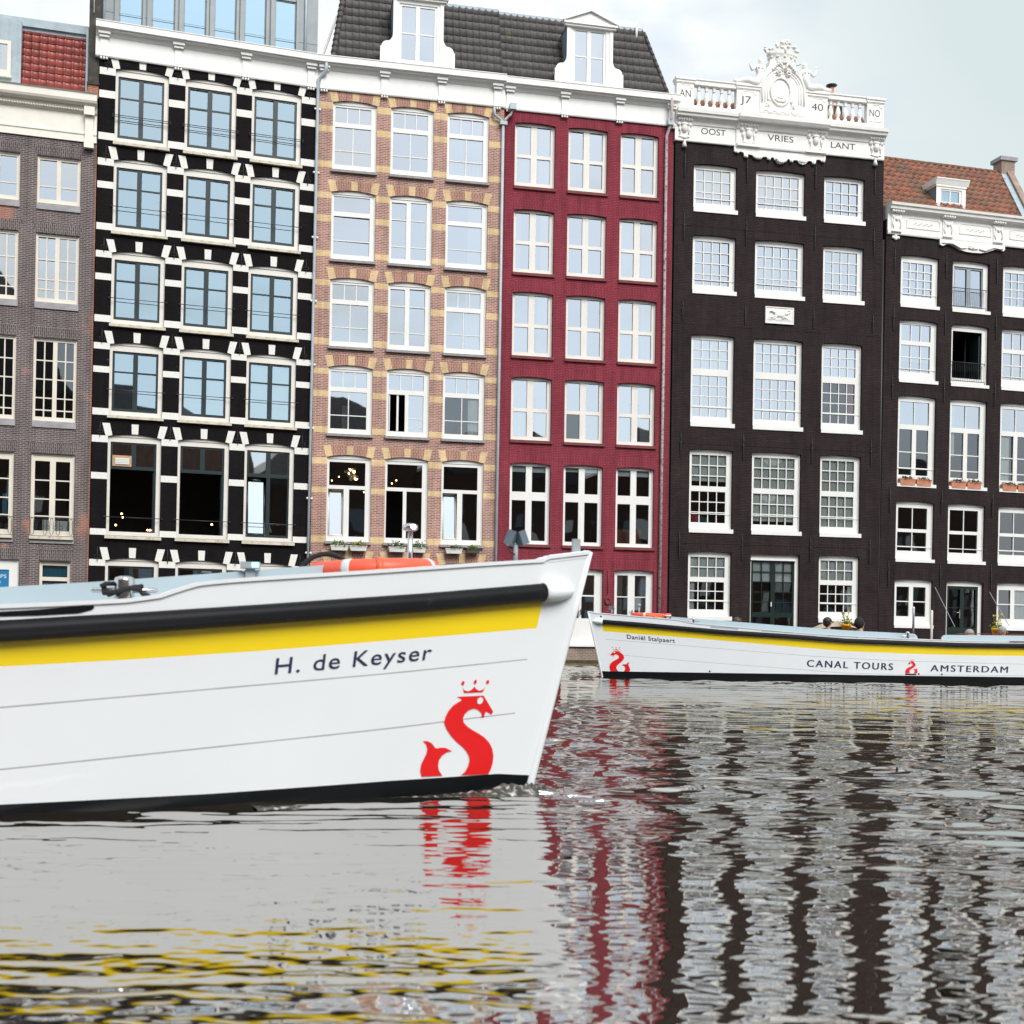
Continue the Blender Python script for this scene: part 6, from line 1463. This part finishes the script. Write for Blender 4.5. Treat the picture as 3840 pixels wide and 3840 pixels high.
calm = 1 / (1 + np.exp((X - .35 - .10 * (8.9 - Y)) * 4)) * (1 / (1 + np.exp((Y - 9.2) * 3))) * (1 / (1 + np.exp(-(Y - 3.4) * 2.0)))   # lee of the hull
amp = 1 - .80 * calm
fade = np.clip(Y / 2 - .5, 0, 1) * np.clip((62 - Y) / 4, 0, 1)
far = np.clip((Y - 6) / 30, 0, 1)
nr = np.clip((11 - Y) / 6, 0, 1)
Z = (waves(X, Y, 40, 1.4, 4.0, WS1, .7, 1) + waves(X, Y, 70, .40, 1.5, WS4, .70, 4)) * (1 - .62 * calm) + waves(X, Y, 110, .09, .42, WS2, .22, 2) * (1 + .25 * nr) * (1 - .22 * calm)
Z += waves(X, Y, 60, .05, .12, .05, .38, 6) * nr * 1.0
# the hull pushes long thin ripples that run along it
rip = waves(X + .19 * Y, Y - .19 * X, 30, .14, .6, .15, .08, 7); gate = np.clip(waves(X * .7, Y * 1.6, 16, .8, 3, 1.0, .9, 13) * 2.2 - .15, 0, 1)
near = np.exp(-np.clip(8.6 - .22 * (1 - X) - Y, 0, 9) / 1.3)
Z += rip * calm * (gate * .50 + near * .70)
# patches of rougher and smoother water
pt = .75 + .45 * waves(X * .5, Y * .5, 12, 3, 12, 1.0, 1.2, 9) / .8
Z *= fade * np.clip(pt, .35, 1.4)
Z[:, :3] = 0; Z[:, -3:] = 0
r, c = X.shape
co = np.stack([X, Y, Z], -1).reshape(-1, 3); idx = np.arange(r * c).reshape(r, c)
quads = np.stack([idx[:-1, :-1], idx[:-1, 1:], idx[1:, 1:], idx[1:, :-1]], -1).reshape(-1, 4)
me = bpy.data.meshes.new('water'); me.vertices.add(len(co)); me.vertices.foreach_set('co', co.ravel())
me.loops.add(quads.size); me.loops.foreach_set('vertex_index', quads.ravel()); me.polygons.add(len(quads))
me.polygons.foreach_set('loop_start', np.arange(0, quads.size, 4)); me.polygons.foreach_set('use_smooth', np.ones(len(quads), bool)); me.update(calc_edges=True); me.validate()
m, nt, out = new_mat('canal_water')
b = N(nt, 'ShaderNodeBsdfPrincipled'); b.inputs['Base Color'].default_value = (.022, .016, .009, 1); b.inputs['Roughness'].default_value = .008; b.inputs['IOR'].default_value = WIOR; b.inputs['Specular Tint'].default_value = (1, .985, .96, 1); L(nt, b.outputs[0], out.inputs[0])
me.materials.append(m); w = link('water', me); w['kind'] = 'structure'

# ------------------------------------------------------------------ the other side of the canal, behind the viewer (seen mirrored in the low windows)
FARLAB = ['stepped roof brick house behind the viewer, first from the left', 'wide brick house behind the viewer, second from the left', 'tall narrow brick house behind the viewer, third from the left', 'gabled brick house behind the viewer, fourth', 'broad brick house behind the viewer, fifth', 'plain brick house behind the viewer, sixth', 'gabled brick house behind the viewer, seventh', 'tall brick house behind the viewer, eighth', 'wide plain brick house behind the viewer, last on the right']
x = -80
for i, (w_, hh, gb) in enumerate(((24, 31, 8), (23, 27, 5), (16, 28, 6), (21, 36, 11), (24, 27, 4), (23, 25.5, 6), (26, 28, 5), (22, 30, 6), (34, 27, 4))):
    rt = empty('canal_house', FARLAB[i], 'house', (x, -34 - .03 * (x + 90), 0), 0)
    mb = MB(); ww = w_ - .3
    mb.prism([(0, -1), (ww, -1), (ww, hh - gb), (0, hh - gb)], -9, 0); mb.build('wall', 'brick_far', rt)
    rf = MB(); rf.prism([(-.2, hh - gb), (ww + .2, hh - gb), (ww * .62, hh), (ww * .38, hh)], -9, .15); rf.build('roof', 'tile_dark', rt)
    for fl in range(5):
        for k in range(int(ww // 3)):
            q = MB(); q.box(1 + k * 3, 2.5 + k * 3, .0, .06, 2 + fl * 3.1, 4.2 + fl * 3.1)
            if fl * 3.1 + 4.2 < hh - gb: q.build('window', 'curtain_grey' if (k + fl + i) % 3 == 0 else 'zinc_dark', rt)
    x += w_

# ------------------------------------------------------------------ sky and sun
world = bpy.data.worlds.new('World'); scene.world = world; world.use_nodes = True
nt = world.node_tree; nt.nodes.clear(); out = nt.nodes.new('ShaderNodeOutputWorld'); bg = nt.nodes.new('ShaderNodeBackground'); L(nt, bg.outputs[0], out.inputs[0])
SUN_EL, SUN_AZ = 44, 152     # azimuth clockwise from +Y
sky = N(nt, 'ShaderNodeTexSky', sky_type='NISHITA', sun_disc=False); sky.sun_elevation = R_(SUN_EL); sky.sun_rotation = R_(SUN_AZ)
sky.air_density = 1.0; sky.dust_density = 1.5
tc = nt.nodes.new('ShaderNodeTexCoord'); mp = nt.nodes.new('ShaderNodeMapping'); mp.inputs['Scale'].default_value = (1, 1, 2.2); L(nt, tc.outputs['Generated'], mp.inputs[0])
nz = N(nt, 'ShaderNodeTexNoise'); nz.inputs['Scale'].default_value = 3.6; nz.inputs['Detail'].default_value = 8; nz.inputs['Roughness'].default_value = .55; L(nt, mp.outputs[0], nz.inputs['Vector'])
n2 = N(nt, 'ShaderNodeTexNoise'); n2.inputs['Scale'].default_value = 3.2; n2.inputs['Detail'].default_value = 5; L(nt, mp.outputs[0], n2.inputs['Vector'])
K_ = SKYK
cloud = ramp(nt, nz.outputs[0], [(.38, tuple(K_ * c for c in (.76, .82, .85))), (.58, tuple(K_ * c for c in (1.0, 1.01, 1.02)))])
# a greyer bank of cloud in the upper right of the view
dv = N(nt, 'ShaderNodeVectorMath', operation='DOT_PRODUCT'); L(nt, tc.outputs['Generated'], dv.inputs[0]); dv.inputs[1].default_value = Vector((.56, 1, .60)).normalized()
ad = N(nt, 'ShaderNodeMath', operation='MULTIPLY_ADD'); L(nt, nz.outputs[0], ad.inputs[0]); ad.inputs[1].default_value = .03; L(nt, dv.outputs['Value'], ad.inputs[2])
bank = ramp(nt, ad.outputs[0], [(.955, (0, 0, 0)), (1.012, (1, 1, 1))]); 
cloud = mixc(nt, bank, cloud, tuple(K_ * c for c in (.64, .725, .74)))
skc = mixc(nt, .66, mixc(nt, 1.0, sky.outputs[0], (SKYS,) * 3, 'MULTIPLY'), tuple(K_ * c for c in (.80, .90, .96)))   # thin veil over the blue
sx = nt.nodes.new('ShaderNodeSeparateXYZ'); L(nt, tc.outputs['Generated'], sx.inputs[0])
ma = N(nt, 'ShaderNodeMath', operation='MULTIPLY_ADD'); L(nt, sx.outputs['Y'], ma.inputs[0]); ma.inputs[1].default_value = .09; L(nt, n2.outputs[0], ma.inputs[2])
mask = ramp(nt, ma.outputs[0], [(.38, (0, 0, 0)), (.50, (1, 1, 1))])
L(nt, mixc(nt, mask, skc, cloud), bg.inputs[0]); bg.inputs[1].default_value = 0.1
sd = bpy.data.lights.new('sun', 'SUN'); sd.energy = SUNE; sd.angle = R_(30); sd.color = (1.0, .965, .91)
so = link('sun', sd); a, e = R_(SUN_AZ), R_(SUN_EL); d = Vector((math.sin(a) * math.cos(e), math.cos(a) * math.cos(e), math.sin(e))); so.rotation_euler = d.to_track_quat('Z', 'Y').to_euler()
# ------------------------------------------------------------------ camera
cd = bpy.data.cameras.new('camera'); cd.sensor_width = 36; cd.lens = 36 * 2400 / 1932; cd.shift_y = (1182.679 - 966) / 1932; cd.clip_start = .1; cd.clip_end = 2000
cd.dof.use_dof = True; cd.dof.focus_distance = 50; cd.dof.aperture_fstop = 4.0
co_ = link('camera', cd)
r_, u_, f_ = Vector((.99984497, -.00011175, .01760741)), -Vector((.01760776, .00634574, -.99982483)), Vector((0, .99997986, .00634673))
r_ = Vector((.9998449713, -.0001117517, -.0176074072))
rows = [[0.9998449713445517, -0.00011175165308580864, 0.017607407207778203], [0.017607761839952493, 0.006345742825971123, -0.9998248337938872], [0.0, 0.999979859326954, 0.006346726750485748]]
r_, u_, f_ = Vector(rows[0]), -Vector(rows[1]), Vector(rows[2])
co_.matrix_world = Matrix(((r_.x, u_.x, -f_.x, 0), (r_.y, u_.y, -f_.y, 0), (r_.z, u_.z, -f_.z, 1.07), (0, 0, 0, 1)))
scene.camera = co_
scene.view_settings.view_transform = 'Standard'; scene.view_settings.look = 'None'; scene.view_settings.exposure = EXPO; scene.view_settings.gamma = 1
scene.cycles.max_bounces = 7; scene.cycles.transparent_max_bounces = 8; scene.cycles.caustics_reflective = False; scene.cycles.caustics_refractive = False
